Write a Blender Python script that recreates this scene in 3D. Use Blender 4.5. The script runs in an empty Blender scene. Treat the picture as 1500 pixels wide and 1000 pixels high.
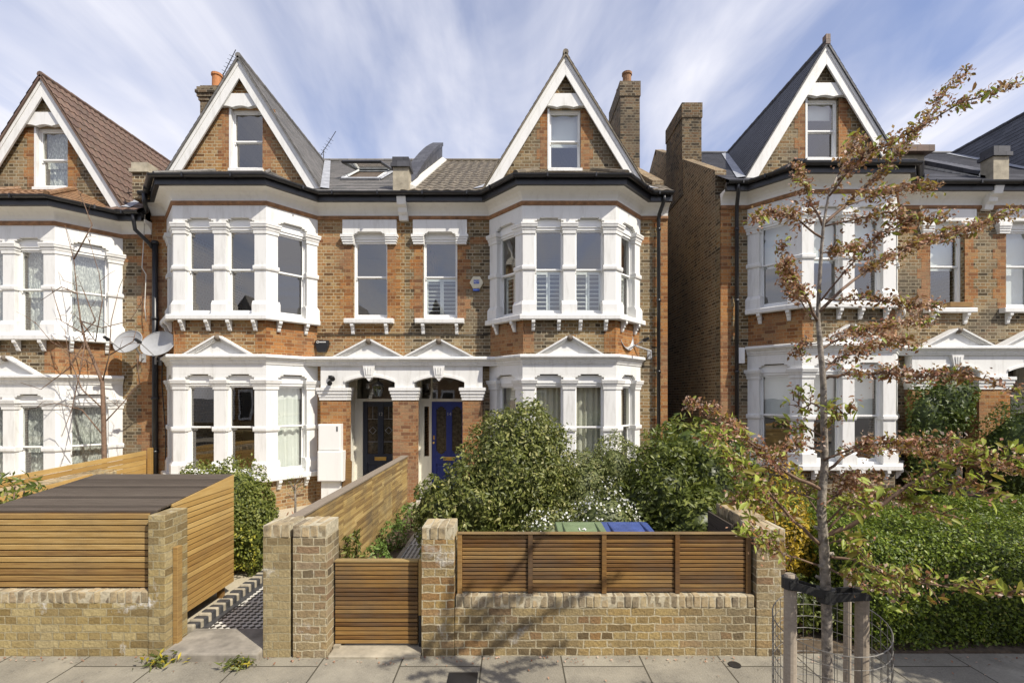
import bpy, bmesh, math, random
import numpy as np
from mathutils import Vector, Matrix, noise as mnoise

random.seed(7)
RNG = np.random.default_rng(7)
R = math.radians
C = bpy.context.scene.collection
FOC, HX, HY, EYE = 710.0, 750.0, 580.0, 2.45      # pinhole of the photograph (1500 px wide)

def P(px, py, y):
    return Vector(((px-HX)*y/FOC, y, EYE+(HY-py)*y/FOC))

# ------------------------------------------------------------------ materials
def new_mat(name):
    m = bpy.data.materials.new(name); m.use_nodes = True
    nt = m.node_tree; b = nt.nodes['Principled BSDF']
    return m, nt, b
def N(nt, typ, **kw):
    n = nt.nodes.new(typ)
    for k, v in kw.items():
        if k.startswith('i_'):
            n.inputs[k[2:].replace('_', ' ')].default_value = v
        else: setattr(n, k, v)
    return n
def ramp(nt, stops, interp='LINEAR'):
    r = nt.nodes.new('ShaderNodeValToRGB'); cr = r.color_ramp; cr.interpolation = interp
    while len(cr.elements) < len(stops): cr.elements.new(0.5)
    for e, (p, c) in zip(cr.elements, stops):
        e.position = p; e.color = (c[0], c[1], c[2], 1)
    return r
def mixc(nt, fac, a, b, blend='MIX'):
    n = nt.nodes.new('ShaderNodeMix'); n.data_type = 'RGBA'; n.blend_type = blend
    for sock, v in ((n.inputs[0], fac), (n.inputs[6], a), (n.inputs[7], b)):
        if hasattr(v, 'links') or hasattr(v, 'is_linked'): nt.links.new(v, sock)
        elif isinstance(v, (int, float)): sock.default_value = v
        else: sock.default_value = (v[0], v[1], v[2], 1)
    return n.outputs[2]
def maprange(nt, v, a, b, c=0.0, d=1.0):
    n = nt.nodes.new('ShaderNodeMapRange'); nt.links.new(v, n.inputs[0])
    for i, x in enumerate((a, b, c, d)): n.inputs[i+1].default_value = x
    return n.outputs[0]
def noise_tex(nt, vec, scale, detail=4, rough=.55, dims='3D'):
    n = N(nt, 'ShaderNodeTexNoise', noise_dimensions=dims)
    n.inputs['Scale'].default_value = scale; n.inputs['Detail'].default_value = detail; n.inputs['Roughness'].default_value = rough
    if vec is not None: nt.links.new(vec, n.inputs['Vector'])
    return n.outputs['Fac']
def bump(nt, h, strength, dist, b):
    n = nt.nodes.new('ShaderNodeBump'); n.inputs['Strength'].default_value = strength; n.inputs['Distance'].default_value = dist
    nt.links.new(h, n.inputs['Height']); nt.links.new(n.outputs[0], b.inputs['Normal'])

def brick_mat(name, stops, mortar, grime=(.05,.045,.035), grime_amt=.35, rough_d=.004, msize=.006, white=0.0, bw=.225, rh=.075, bd=.012, patch=.4):
    m, nt, b = new_mat(name); L = nt.links
    uv = N(nt, 'ShaderNodeUVMap'); pos = N(nt, 'ShaderNodeNewGeometry').outputs['Position']
    nz = N(nt, 'ShaderNodeTexNoise'); nz.inputs['Scale'].default_value = 9; nz.inputs['Detail'].default_value = 3; L.new(pos, nz.inputs['Vector'])
    sub = N(nt, 'ShaderNodeVectorMath', operation='SUBTRACT'); L.new(nz.outputs['Color'], sub.inputs[0]); sub.inputs[1].default_value = (.5,.5,.5)
    sc = N(nt, 'ShaderNodeVectorMath', operation='SCALE'); L.new(sub.outputs[0], sc.inputs[0]); sc.inputs['Scale'].default_value = rough_d*5
    add = N(nt, 'ShaderNodeVectorMath', operation='ADD'); L.new(uv.outputs[0], add.inputs[0]); L.new(sc.outputs[0], add.inputs[1])
    bt = N(nt, 'ShaderNodeTexBrick', offset=.5, squash=.5, squash_frequency=2); L.new(add.outputs[0], bt.inputs['Vector'])
    bt.inputs['Color1'].default_value = (0,0,0,1); bt.inputs['Color2'].default_value = (1,1,1,1); bt.inputs['Mortar'].default_value = (.5,.5,.5,1)
    bt.inputs['Scale'].default_value = 1; bt.inputs['Mortar Size'].default_value = msize; bt.inputs['Mortar Smooth'].default_value = .25
    bt.inputs['Brick Width'].default_value = bw; bt.inputs['Row Height'].default_value = rh
    rp = ramp(nt, stops); L.new(bt.outputs['Color'], rp.inputs[0])
    fine = noise_tex(nt, pos, 38, 5, .65)
    c = mixc(nt, maprange(nt, fine, .3, .75, 0, .55), rp.outputs[0], [x*.55 for x in stops[0][1]])
    big = noise_tex(nt, pos, 1.1, 5, .6)
    low = noise_tex(nt, pos, .55, 4, .55)
    hs = N(nt, 'ShaderNodeHueSaturation'); hs.inputs['Saturation'].default_value = .55; hs.inputs['Value'].default_value = .82; L.new(c, hs.inputs['Color'])
    c = mixc(nt, maprange(nt, low, .42, .62, 0, patch), c, hs.outputs[0])
    mp2 = N(nt, 'ShaderNodeMapping'); mp2.inputs['Scale'].default_value = (1,1,.14); L.new(pos, mp2.inputs[0])
    stk = noise_tex(nt, mp2.outputs[0], 4.5, 4, .6); c = mixc(nt, maprange(nt, stk, .55, .78, 0, .45*patch), c, (.055,.048,.036))
    c = mixc(nt, maprange(nt, big, .45, .75, 0, grime_amt), c, grime)
    mfac = maprange(nt, fine, .2, .8, .75, 1.0)
    mm = N(nt, 'ShaderNodeMath', operation='MULTIPLY'); L.new(bt.outputs['Fac'], mm.inputs[0]); L.new(mfac, mm.inputs[1])
    mcol = mixc(nt, maprange(nt, big, .35, .7), mortar, [x*.6 for x in mortar])
    c = mixc(nt, mm.outputs[0], c, mcol)
    if white > 0:
        wn = noise_tex(nt, pos, 2.6, 6, .65)
        wm = N(nt, 'ShaderNodeMath', operation='MULTIPLY'); L.new(maprange(nt, wn, .60, .68), wm.inputs[0]); L.new(maprange(nt, fine, .35, .6, .1, white), wm.inputs[1])
        c = mixc(nt, wm.outputs[0], c, (.62,.6,.55))
    L.new(c, b.inputs['Base Color']); b.inputs['Roughness'].default_value = .92; b.inputs['Specular IOR Level'].default_value = .2
    inv = N(nt, 'ShaderNodeMath', operation='MULTIPLY_ADD'); L.new(bt.outputs['Fac'], inv.inputs[0]); inv.inputs[1].default_value = -1.0
    fm = N(nt, 'ShaderNodeMath', operation='MULTIPLY'); L.new(fine, fm.inputs[0]); fm.inputs[1].default_value = .55
    L.new(fm.outputs[0], inv.inputs[2])
    bump(nt, inv.outputs[0], .9, bd, b)
    return m

def paint_mat(name, col, rough=.5, dirt=.12, bmp=.15, dcol=(.35,.33,.28), spec=.4, scale=2.3):
    m, nt, b = new_mat(name); L = nt.links
    pos = N(nt, 'ShaderNodeNewGeometry').outputs['Position']
    mp = N(nt, 'ShaderNodeMapping'); mp.inputs['Scale'].default_value = (1, 1, .16); L.new(pos, mp.inputs[0])
    n1 = noise_tex(nt, mp.outputs[0], scale*4, 7, .7)
    n2 = noise_tex(nt, pos, scale*14, 3, .6)
    c = mixc(nt, maprange(nt, n1, .50, .74, 0, dirt), col, dcol)
    L.new(c, b.inputs['Base Color']); b.inputs['Roughness'].default_value = rough; b.inputs['Specular IOR Level'].default_value = spec
    if bmp: bump(nt, n2, bmp, .004, b)
    return m

def wood_mat(name, stops, rough=.6, gray=0.0, spec=.3):
    m, nt, b = new_mat(name); L = nt.links
    uv = N(nt, 'ShaderNodeUVMap').outputs[0]; at = N(nt, 'ShaderNodeAttribute', attribute_name='rnd').outputs['Fac']
    cx = N(nt, 'ShaderNodeCombineXYZ'); mu = N(nt, 'ShaderNodeMath', operation='MULTIPLY'); L.new(at, mu.inputs[0]); mu.inputs[1].default_value = 37
    L.new(mu.outputs[0], cx.inputs[2]); L.new(mu.outputs[0], cx.inputs[0])
    ad = N(nt, 'ShaderNodeVectorMath', operation='ADD'); L.new(uv, ad.inputs[0]); L.new(cx.outputs[0], ad.inputs[1])
    mp = N(nt, 'ShaderNodeMapping'); mp.inputs['Scale'].default_value = (1.6, 34, 1); L.new(ad.outputs[0], mp.inputs[0])
    g = noise_tex(nt, mp.outputs[0], 2.2, 5, .6)
    s = N(nt, 'ShaderNodeMath', operation='MULTIPLY_ADD'); L.new(at, s.inputs[0]); s.inputs[1].default_value = .62
    L.new(maprange(nt, g, .25, .75, -.05, .45), s.inputs[2])
    rp = ramp(nt, stops); L.new(s.outputs[0], rp.inputs[0]); c = rp.outputs[0]
    pos = N(nt, 'ShaderNodeNewGeometry').outputs['Position']
    if gray > 0:
        w = noise_tex(nt, pos, 2.0, 5, .65); c = mixc(nt, maprange(nt, w, .42, .7, 0, gray), c, (.10,.085,.065))
    L.new(c, b.inputs['Base Color']); b.inputs['Roughness'].default_value = rough; b.inputs['Specular IOR Level'].default_value = spec
    bump(nt, g, .35, .003, b)
    return m

def leaf_mat(name, stops, rough=.45, trans=.25, spec=.35):
    m, nt, b = new_mat(name); L = nt.links
    at = N(nt, 'ShaderNodeAttribute', attribute_name='rnd').outputs['Fac']
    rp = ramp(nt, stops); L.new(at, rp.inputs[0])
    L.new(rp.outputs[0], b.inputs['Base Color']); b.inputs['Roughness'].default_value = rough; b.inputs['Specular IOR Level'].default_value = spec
    tr = N(nt, 'ShaderNodeBsdfTranslucent'); tc = mixc(nt, .4, rp.outputs[0], (.25,.32,.03)); L.new(tc, tr.inputs[0])
    mx = N(nt, 'ShaderNodeMixShader'); mx.inputs[0].default_value = trans
    L.new(b.outputs[0], mx.inputs[1]); L.new(tr.outputs[0], mx.inputs[2])
    L.new(mx.outputs[0], nt.nodes['Material Output'].inputs['Surface'])
    return m

def plain(name, col, rough=.5, metal=0, spec=.5, var=.15, scale=12, bmp=0):
    m, nt, b = new_mat(name); L = nt.links
    pos = N(nt, 'ShaderNodeNewGeometry').outputs['Position']; n = noise_tex(nt, pos, scale, 4, .6)
    c = mixc(nt, maprange(nt, n, .3, .7), [x*(1-var) for x in col], [min(1, x*(1+var)) for x in col])
    L.new(c, b.inputs['Base Color']); b.inputs['Roughness'].default_value = rough; b.inputs['Metallic'].default_value = metal; b.inputs['Specular IOR Level'].default_value = spec
    if bmp: bump(nt, n, bmp, .01, b)
    return m

def slate_mat(name, c0, c1, bw=.26, rh=.16, moss=None):
    m, nt, b = new_mat(name); L = nt.links
    uv = N(nt, 'ShaderNodeUVMap').outputs[0]; pos = N(nt, 'ShaderNodeNewGeometry').outputs['Position']
    bt = N(nt, 'ShaderNodeTexBrick', offset=.5); L.new(uv, bt.inputs['Vector'])
    bt.inputs['Color1'].default_value = (0,0,0,1); bt.inputs['Color2'].default_value = (1,1,1,1); bt.inputs['Mortar'].default_value = (0,0,0,1)
    bt.inputs['Scale'].default_value = 1; bt.inputs['Mortar Size'].default_value = .004; bt.inputs['Brick Width'].default_value = bw; bt.inputs['Row Height'].default_value = rh
    rp = ramp(nt, [(0, c0), (1, c1)]); L.new(bt.outputs['Color'], rp.inputs[0])
    n = noise_tex(nt, pos, 5, 6, .65); c = mixc(nt, maprange(nt, n, .4, .75, 0, .5), rp.outputs[0], moss or [x*.6 for x in c0])
    c = mixc(nt, bt.outputs['Fac'], c, [x*.35 for x in c0])
    L.new(c, b.inputs['Base Color']); b.inputs['Roughness'].default_value = .6; b.inputs['Specular IOR Level'].default_value = .4
    iv = N(nt, 'ShaderNodeMath', operation='MULTIPLY_ADD'); L.new(bt.outputs['Fac'], iv.inputs[0]); iv.inputs[1].default_value = -.7; L.new(n, iv.inputs[2])
    bump(nt, iv.outputs[0], .6, .01, b)
    return m

M = {}
ST_Y = [(0,(.07,.05,.028)),(.2,(.19,.13,.062)),(.5,(.335,.24,.115)),(.78,(.31,.175,.068)),(1,(.42,.32,.175))]
ST_O = [(0,(.15,.075,.03)),(.2,(.32,.165,.058)),(.5,(.43,.255,.095)),(.8,(.40,.19,.062)),(1,(.46,.32,.145))]
ST_F = [(0,(.10,.07,.04)),(.3,(.26,.165,.08)),(.6,(.34,.235,.12)),(.85,(.29,.165,.075)),(1,(.38,.29,.165))]
ST_R = [(0,(.20,.08,.03)),(.4,(.38,.165,.052)),(.75,(.44,.21,.072)),(1,(.40,.24,.10))]
ST_W = [(0,(.13,.09,.045)),(.15,(.29,.205,.09)),(.5,(.45,.335,.145)),(.75,(.42,.285,.105)),(.9,(.33,.18,.07)),(1,(.52,.42,.23))]
M['brick_yellow'] = brick_mat('brick_yellow', ST_Y, (.41,.355,.25), msize=.010, grime_amt=.75, bd=.02, patch=.6)
M['brick_orange'] = brick_mat('brick_orange', ST_O, (.48,.39,.25), msize=.010, grime_amt=.3, bd=.02, patch=.3)
M['brick_flank'] = brick_mat('brick_flank', ST_F, (.50,.43,.30), grime_amt=.35, msize=.010, bd=.02)
M['brick_sooty'] = brick_mat('brick_sooty', [(0,(.05,.04,.028)),(.3,(.14,.095,.055)),(.6,(.24,.17,.09)),(.85,(.20,.115,.06)),(1,(.30,.235,.14))], (.30,.26,.19), grime_amt=.75, msize=.009, bd=.025, patch=.7)
M['brick_red'] = brick_mat('brick_red', ST_R, (.42,.31,.18), grime_amt=.4, msize=.006, bd=.015)
M['brick_wall'] = brick_mat('brick_wall', ST_W, (.54,.47,.32), grime=(.10,.085,.05), grime_amt=.6, rough_d=.0065, msize=.0075, white=.6, bd=.028, patch=.5)
M['brick_pale'] = brick_mat('brick_pale', [(0,(.22,.155,.06)),(.35,(.37,.275,.11)),(.7,(.44,.34,.145)),(1,(.50,.41,.21))], (.40,.345,.215), grime=(.17,.14,.085), grime_amt=.35, rough_d=.005, msize=.006, white=.95, bd=.02, patch=.4)
M['white'] = paint_mat('white_paint', (.71,.705,.68), .55, .42)
M['cream'] = paint_mat('cream_paint', (.73,.70,.60), .6, .3)
M['cove'] = paint_mat('cove_paint', (.78,.77,.73), .65, .2)
M['joinery'] = paint_mat('joinery_paint', (.80,.80,.78), .35, .05, 0)
M['band'] = plain('terracotta_band', (.24,.125,.06), .85, var=.4, scale=9, bmp=.4)
M['black'] = plain('black_gutter', (.018,.018,.02), .35, var=.3, scale=6)
M['lead'] = plain('lead_flashing', (.30,.31,.33), .55, var=.35, scale=7, bmp=.3)
M['mortar'] = plain('mortar_fillet', (.55,.53,.48), .85, var=.25, scale=14, bmp=.6)
M['slate_grey'] = slate_mat('slate_grey', (.13,.125,.115), (.22,.205,.19), .3, .17)
M['slate_dark'] = slate_mat('slate_dark', (.045,.045,.052), (.085,.085,.095), .28, .19)
M['tile_brown'] = slate_mat('tile_brown', (.10,.06,.045), (.17,.105,.075), .3, .4, (.09,.08,.05))
M['tile_buff'] = slate_mat('tile_buff', (.10,.08,.055), (.20,.165,.115), .3, .4, (.07,.065,.045))
M['tile_clay'] = slate_mat('tile_clay', (.19,.10,.05), (.30,.17,.09), .16, .1, (.13,.11,.06))
M['stone'] = plain('stone', (.34,.30,.225), .85, var=.3, scale=6, bmp=.5)
M['ornament'] = plain('ornament', (.15,.12,.09), .85, var=.4)
M['slab_dark'] = plain('slab_dark', (.24,.215,.175), .9, var=.35, scale=6, bmp=.5)
M['wire'] = plain('wire_dull', (.13,.12,.105), .5)
M['terracotta'] = plain('terracotta', (.42,.17,.06), .8, var=.25, scale=9)
M['interior'] = plain('interior_plaster', (.30,.29,.27), .8, var=.05)
M['interior_dark'] = plain('interior_floor', (.14,.10,.07), .6, var=.2)
M['sheer'] = paint_mat('sheer_curtain', (.80,.80,.76), .8, .05, 0)
M['drape'] = paint_mat('drape', (.62,.59,.50), .85, .15, 0)
M['blind'] = paint_mat('blind', (.78,.78,.77), .7, .04, 0)
M['shutter'] = paint_mat('shutter', (.80,.80,.77), .45, .04, 0)
M['door_navy'] = plain('door_navy', (.028,.036,.055), .3, var=.1)
M['door_blue'] = plain('door_blue', (.026,.045,.22), .28, var=.1)
M['door_glass'] = plain('door_glass', (.06,.05,.035), .15, var=.7, scale=18)
M['brass'] = plain('brass', (.75,.50,.16), .3, metal=1, var=.1)
M['steel'] = plain('steel', (.5,.5,.5), .35, metal=1, var=.1)
M['dish'] = plain('dish_grey', (.36,.365,.37), .45, var=.12, scale=5)
M['meter'] = paint_mat('meter_white', (.76,.75,.72), .45, .12, 0)
M['plastic_black'] = plain('plastic_black', (.015,.015,.016), .4, var=.2)
M['offwhite'] = plain('offwhite_plastic', (.62,.57,.42), .45, var=.08)
M['blue_label'] = plain('label_blue', (.05,.10,.38), .5, var=.1)
M['wire_white'] = plain('wire_white', (.55,.53,.48), .6)
M['bin_green'] = plain('bin_green', (.15,.20,.10), .5, var=.18, scale=9)
M['bin_blue'] = plain('bin_blue', (.045,.075,.22), .45, var=.25, scale=9)
M['wood_pine'] = wood_mat('wood_pine', [(0,(.22,.115,.035)),(.4,(.37,.225,.07)),(.75,(.47,.305,.105)),(1,(.53,.375,.155))], .55, gray=.2)
M['wood_shed'] = wood_mat('wood_shed', [(0,(.09,.045,.017)),(.3,(.21,.118,.04)),(.65,(.36,.23,.08)),(1,(.49,.35,.155))], .6, gray=.3)
M['wood_cedar'] = wood_mat('wood_cedar', [(0,(.045,.022,.009)),(.35,(.145,.072,.023)),(.7,(.25,.14,.044)),(1,(.34,.215,.083))], .5, gray=.5)
M['wood_weathered'] = wood_mat('wood_weathered', [(0,(.10,.06,.026)),(.3,(.24,.155,.06)),(.65,(.40,.28,.105)),(1,(.50,.38,.18))], .65, gray=.65)
M['wood_black'] = wood_mat('wood_black', [(0,(.035,.028,.022)),(.5,(.070,.056,.044)),(1,(.12,.098,.078))], .85, spec=.15)
M['wood_grey'] = wood_mat('wood_grey', [(0,(.15,.12,.088)),(.5,(.26,.215,.165)),(1,(.36,.305,.24))], .85)
M['rubber'] = plain('rubber', (.02,.02,.02), .6)
M['bark'] = plain('bark', (.22,.19,.155), .85, var=.6, scale=34, bmp=.8)
M['twig'] = plain('twig', (.16,.10,.065), .8, var=.3, scale=20)
M['soil'] = plain('soil', (.09,.065,.04), .95, var=.4, scale=18, bmp=.8)

def ground_mats():
    # paving slabs
    m, nt, b = new_mat('paving_slabs'); L = nt.links
    pos = N(nt, 'ShaderNodeNewGeometry').outputs['Position']
    mp = N(nt, 'ShaderNodeMapping'); mp.inputs['Rotation'].default_value = (0,0,R(90)); mp.inputs['Location'].default_value = (.06,.28,0); L.new(pos, mp.inputs[0])
    bt = N(nt, 'ShaderNodeTexBrick', offset=.43); L.new(mp.outputs[0], bt.inputs['Vector'])
    bt.inputs['Color1'].default_value = (0,0,0,1); bt.inputs['Color2'].default_value = (1,1,1,1); bt.inputs['Mortar'].default_value = (.5,.5,.5,1)
    bt.inputs['Scale'].default_value = 1; bt.inputs['Mortar Size'].default_value = .007; bt.inputs['Brick Width'].default_value = .62; bt.inputs['Row Height'].default_value = .74
    rp = ramp(nt, [(0,(.23,.205,.155)),(.5,(.29,.262,.20)),(1,(.35,.32,.25))]); L.new(bt.outputs['Color'], rp.inputs[0])
    n = noise_tex(nt, pos, 2.2, 7, .7); n2 = noise_tex(nt, pos, 70, 3, .6)
    c = mixc(nt, maprange(nt, n, .38, .62, 0, .8), rp.outputs[0], (.135,.122,.095)); n9 = noise_tex(nt, pos, .9, 5, .6); c = mixc(nt, maprange(nt, n9, .42, .66, 0, .55), c, (.17,.155,.12))
    c = mixc(nt, maprange(nt, n2, .35, .7, 0, .3), c, (.40,.375,.32))
    vo = N(nt, 'ShaderNodeTexVoronoi'); vo.inputs['Scale'].default_value = 7; L.new(pos, vo.inputs['Vector']); c = mixc(nt, maprange(nt, vo.outputs['Distance'], .10, .075, 0, .45), c, (.12,.11,.09))
    c = mixc(nt, bt.outputs['Fac'], c, (.07,.062,.045))
    L.new(c, b.inputs['Base Color']); b.inputs['Roughness'].default_value = .9; b.inputs['Specular IOR Level'].default_value = .2
    iv = N(nt, 'ShaderNodeMath', operation='MULTIPLY_ADD'); L.new(bt.outputs['Fac'], iv.inputs[0]); iv.inputs[1].default_value = -1; L.new(n2, iv.inputs[2])
    bump(nt, iv.outputs[0], .6, .008, b); M['paving'] = m
    # checker tiles
    for nm, sc in (('checker', 1/.050), ('checker_small', 1/.046)):
        m, nt, b = new_mat(nm); L = nt.links
        pos = N(nt, 'ShaderNodeNewGeometry').outputs['Position']
        mp = N(nt, 'ShaderNodeMapping'); mp.inputs['Rotation'].default_value = (0,0,R(45)); mp.inputs['Location'].default_value = (0,0,.37); L.new(pos, mp.inputs[0])
        ck = N(nt, 'ShaderNodeTexChecker'); L.new(mp.outputs[0], ck.inputs[0]); ck.inputs['Scale'].default_value = sc
        ck.inputs['Color1'].default_value = (.02,.02,.022,1); ck.inputs['Color2'].default_value = (.66,.64,.58,1)
        n = noise_tex(nt, pos, 5, 5, .65); c = mixc(nt, maprange(nt, n, .4, .8, 0, .35), ck.outputs[0], (.25,.22,.17))
        L.new(c, b.inputs['Base Color']); b.inputs['Roughness'].default_value = .5; M[nm] = m
    m, nt, b = new_mat('tile_border'); M['tile_border'] = plain('tile_border', (.05,.05,.052), .5, var=.4)
    m, nt, b = new_mat('gravel_slabs'); L = nt.links
    pos = N(nt, 'ShaderNodeNewGeometry').outputs['Position']
    n = noise_tex(nt, pos, 60, 4, .7); n3 = noise_tex(nt, pos, 3, 5, .6)
    rp = ramp(nt, [(0,(.24,.20,.13)),(.5,(.46,.40,.29)),(1,(.62,.57,.44))]); L.new(n, rp.inputs[0])
    c = mixc(nt, maprange(nt, n3, .4, .7, 0, .5), rp.outputs[0], (.36,.31,.22)); L.new(c, b.inputs['Base Color']); b.inputs['Roughness'].default_value = .95
    bump(nt, n, .7, .01, b); M['gravel'] = m
    M['asphalt'] = plain('asphalt', (.05,.05,.052), .9, var=.3, scale=60, bmp=.5)
    M['kerb'] = plain('kerb_granite', (.30,.29,.28), .85, var=.3, scale=30, bmp=.4)
ground_mats()

def glass_mat():
    m, nt, b = new_mat('window_glass'); L = nt.links
    nt.nodes.remove(b)
    g = N(nt, 'ShaderNodeBsdfGlossy'); g.inputs['Roughness'].default_value = 0.0; g.inputs['Color'].default_value = (1,.965,.92,1)
    t = N(nt, 'ShaderNodeBsdfTransparent'); t.inputs['Color'].default_value = (.86,.90,.88,1)
    f = N(nt, 'ShaderNodeFresnel'); f.inputs['IOR'].default_value = 2.3
    bf = N(nt, 'ShaderNodeNewGeometry').outputs['Backfacing']; L.new(maprange(nt, bf, 0, 1, 2.5, 1/2.5), f.inputs['IOR'])
    pos = N(nt, 'ShaderNodeNewGeometry').outputs['Position']
    n = noise_tex(nt, pos, 1.7, 2, .4); bp = N(nt, 'ShaderNodeBump'); bp.inputs['Strength'].default_value = .13; bp.inputs['Distance'].default_value = .01
    L.new(n, bp.inputs['Height']); L.new(bp.outputs[0], g.inputs['Normal'])
    mx = N(nt, 'ShaderNodeMixShader'); L.new(f.outputs[0], mx.inputs[0]); L.new(t.outputs[0], mx.inputs[1]); L.new(g.outputs[0], mx.inputs[2])
    L.new(mx.outputs[0], nt.nodes['Material Output'].inputs['Surface'])
    M['glass'] = m
glass_mat()
def lace_mat():
    m, nt, b = new_mat('lace_curtain'); L = nt.links
    uv = N(nt, 'ShaderNodeUVMap').outputs[0]
    v = N(nt, 'ShaderNodeTexVoronoi'); v.inputs['Scale'].default_value = 13; L.new(uv, v.inputs['Vector'])
    n = noise_tex(nt, uv, 22, 4, .7)
    s = N(nt, 'ShaderNodeMath', operation='MULTIPLY'); L.new(v.outputs['Distance'], s.inputs[0]); L.new(n, s.inputs[1])
    c = mixc(nt, maprange(nt, s.outputs[0], .1, .32), (.80,.79,.74), (.34,.34,.32))
    L.new(c, b.inputs['Base Color']); b.inputs['Roughness'].default_value = .9; M['lace'] = m
lace_mat()

LEAF = {
 'bay': leaf_mat('leaf_bay', [(0,(.06,.075,.018)),(.5,(.14,.16,.036)),(.85,(.24,.25,.07)),(1,(.40,.37,.15))], .42),
 'olive': leaf_mat('leaf_olive', [(0,(.10,.12,.04)),(.5,(.18,.205,.07)),(.85,(.27,.28,.11)),(1,(.36,.34,.16))], .5),
 'dark': leaf_mat('leaf_dark', [(0,(.045,.06,.013)),(.6,(.11,.135,.026)),(1,(.23,.25,.06))], .42),
 'laurel': leaf_mat('leaf_laurel', [(0,(.06,.09,.02)),(.6,(.15,.18,.035)),(1,(.28,.27,.06))], .4),
 'hedge': leaf_mat('leaf_hedge', [(0,(.03,.045,.008)),(.4,(.095,.14,.013)),(.75,(.165,.225,.022)),(.95,(.25,.31,.035)),(1,(.34,.28,.08))], .45),
 'hedge_dark': leaf_mat('leaf_hedge_dark', [(0,(.035,.055,.013)),(.6,(.08,.115,.023)),(1,(.17,.20,.05))], .45),
 'box': leaf_mat('leaf_box', [(0,(.075,.095,.018)),(.6,(.16,.185,.035)),(1,(.27,.28,.07))], .5),
 'yellowgreen': leaf_mat('leaf_yellowgreen', [(0,(.18,.20,.03)),(.6,(.33,.32,.04)),(1,(.45,.40,.06))], .5),
 'forsythia': leaf_mat('leaf_forsythia', [(0,(.13,.10,.02)),(.35,(.38,.25,.025)),(.8,(.55,.38,.03)),(1,(.62,.46,.06))], .5),
 'petal': leaf_mat('petal_white', [(0,(.60,.60,.54)),(1,(.82,.82,.78))], .6, .15),
 'weed': leaf_mat('leaf_weed', [(0,(.07,.09,.02)),(.7,(.15,.17,.04)),(1,(.5,.38,.03))], .5),
 'herb': leaf_mat('leaf_herb', [(0,(.07,.13,.025)),(.7,(.15,.23,.05)),(1,(.26,.32,.10))], .5),
 'cherry': leaf_mat('leaf_cherry', [(0,(.18,.06,.03)),(.3,(.34,.16,.05)),(.5,(.28,.25,.045)),(.75,(.33,.40,.06)),(1,(.46,.52,.11))], .45, .45),
 'calyx': leaf_mat('spent_blossom', [(0,(.17,.06,.04)),(.4,(.36,.155,.09)),(.75,(.52,.30,.20)),(1,(.72,.58,.48))], .6, .3),
}

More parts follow.
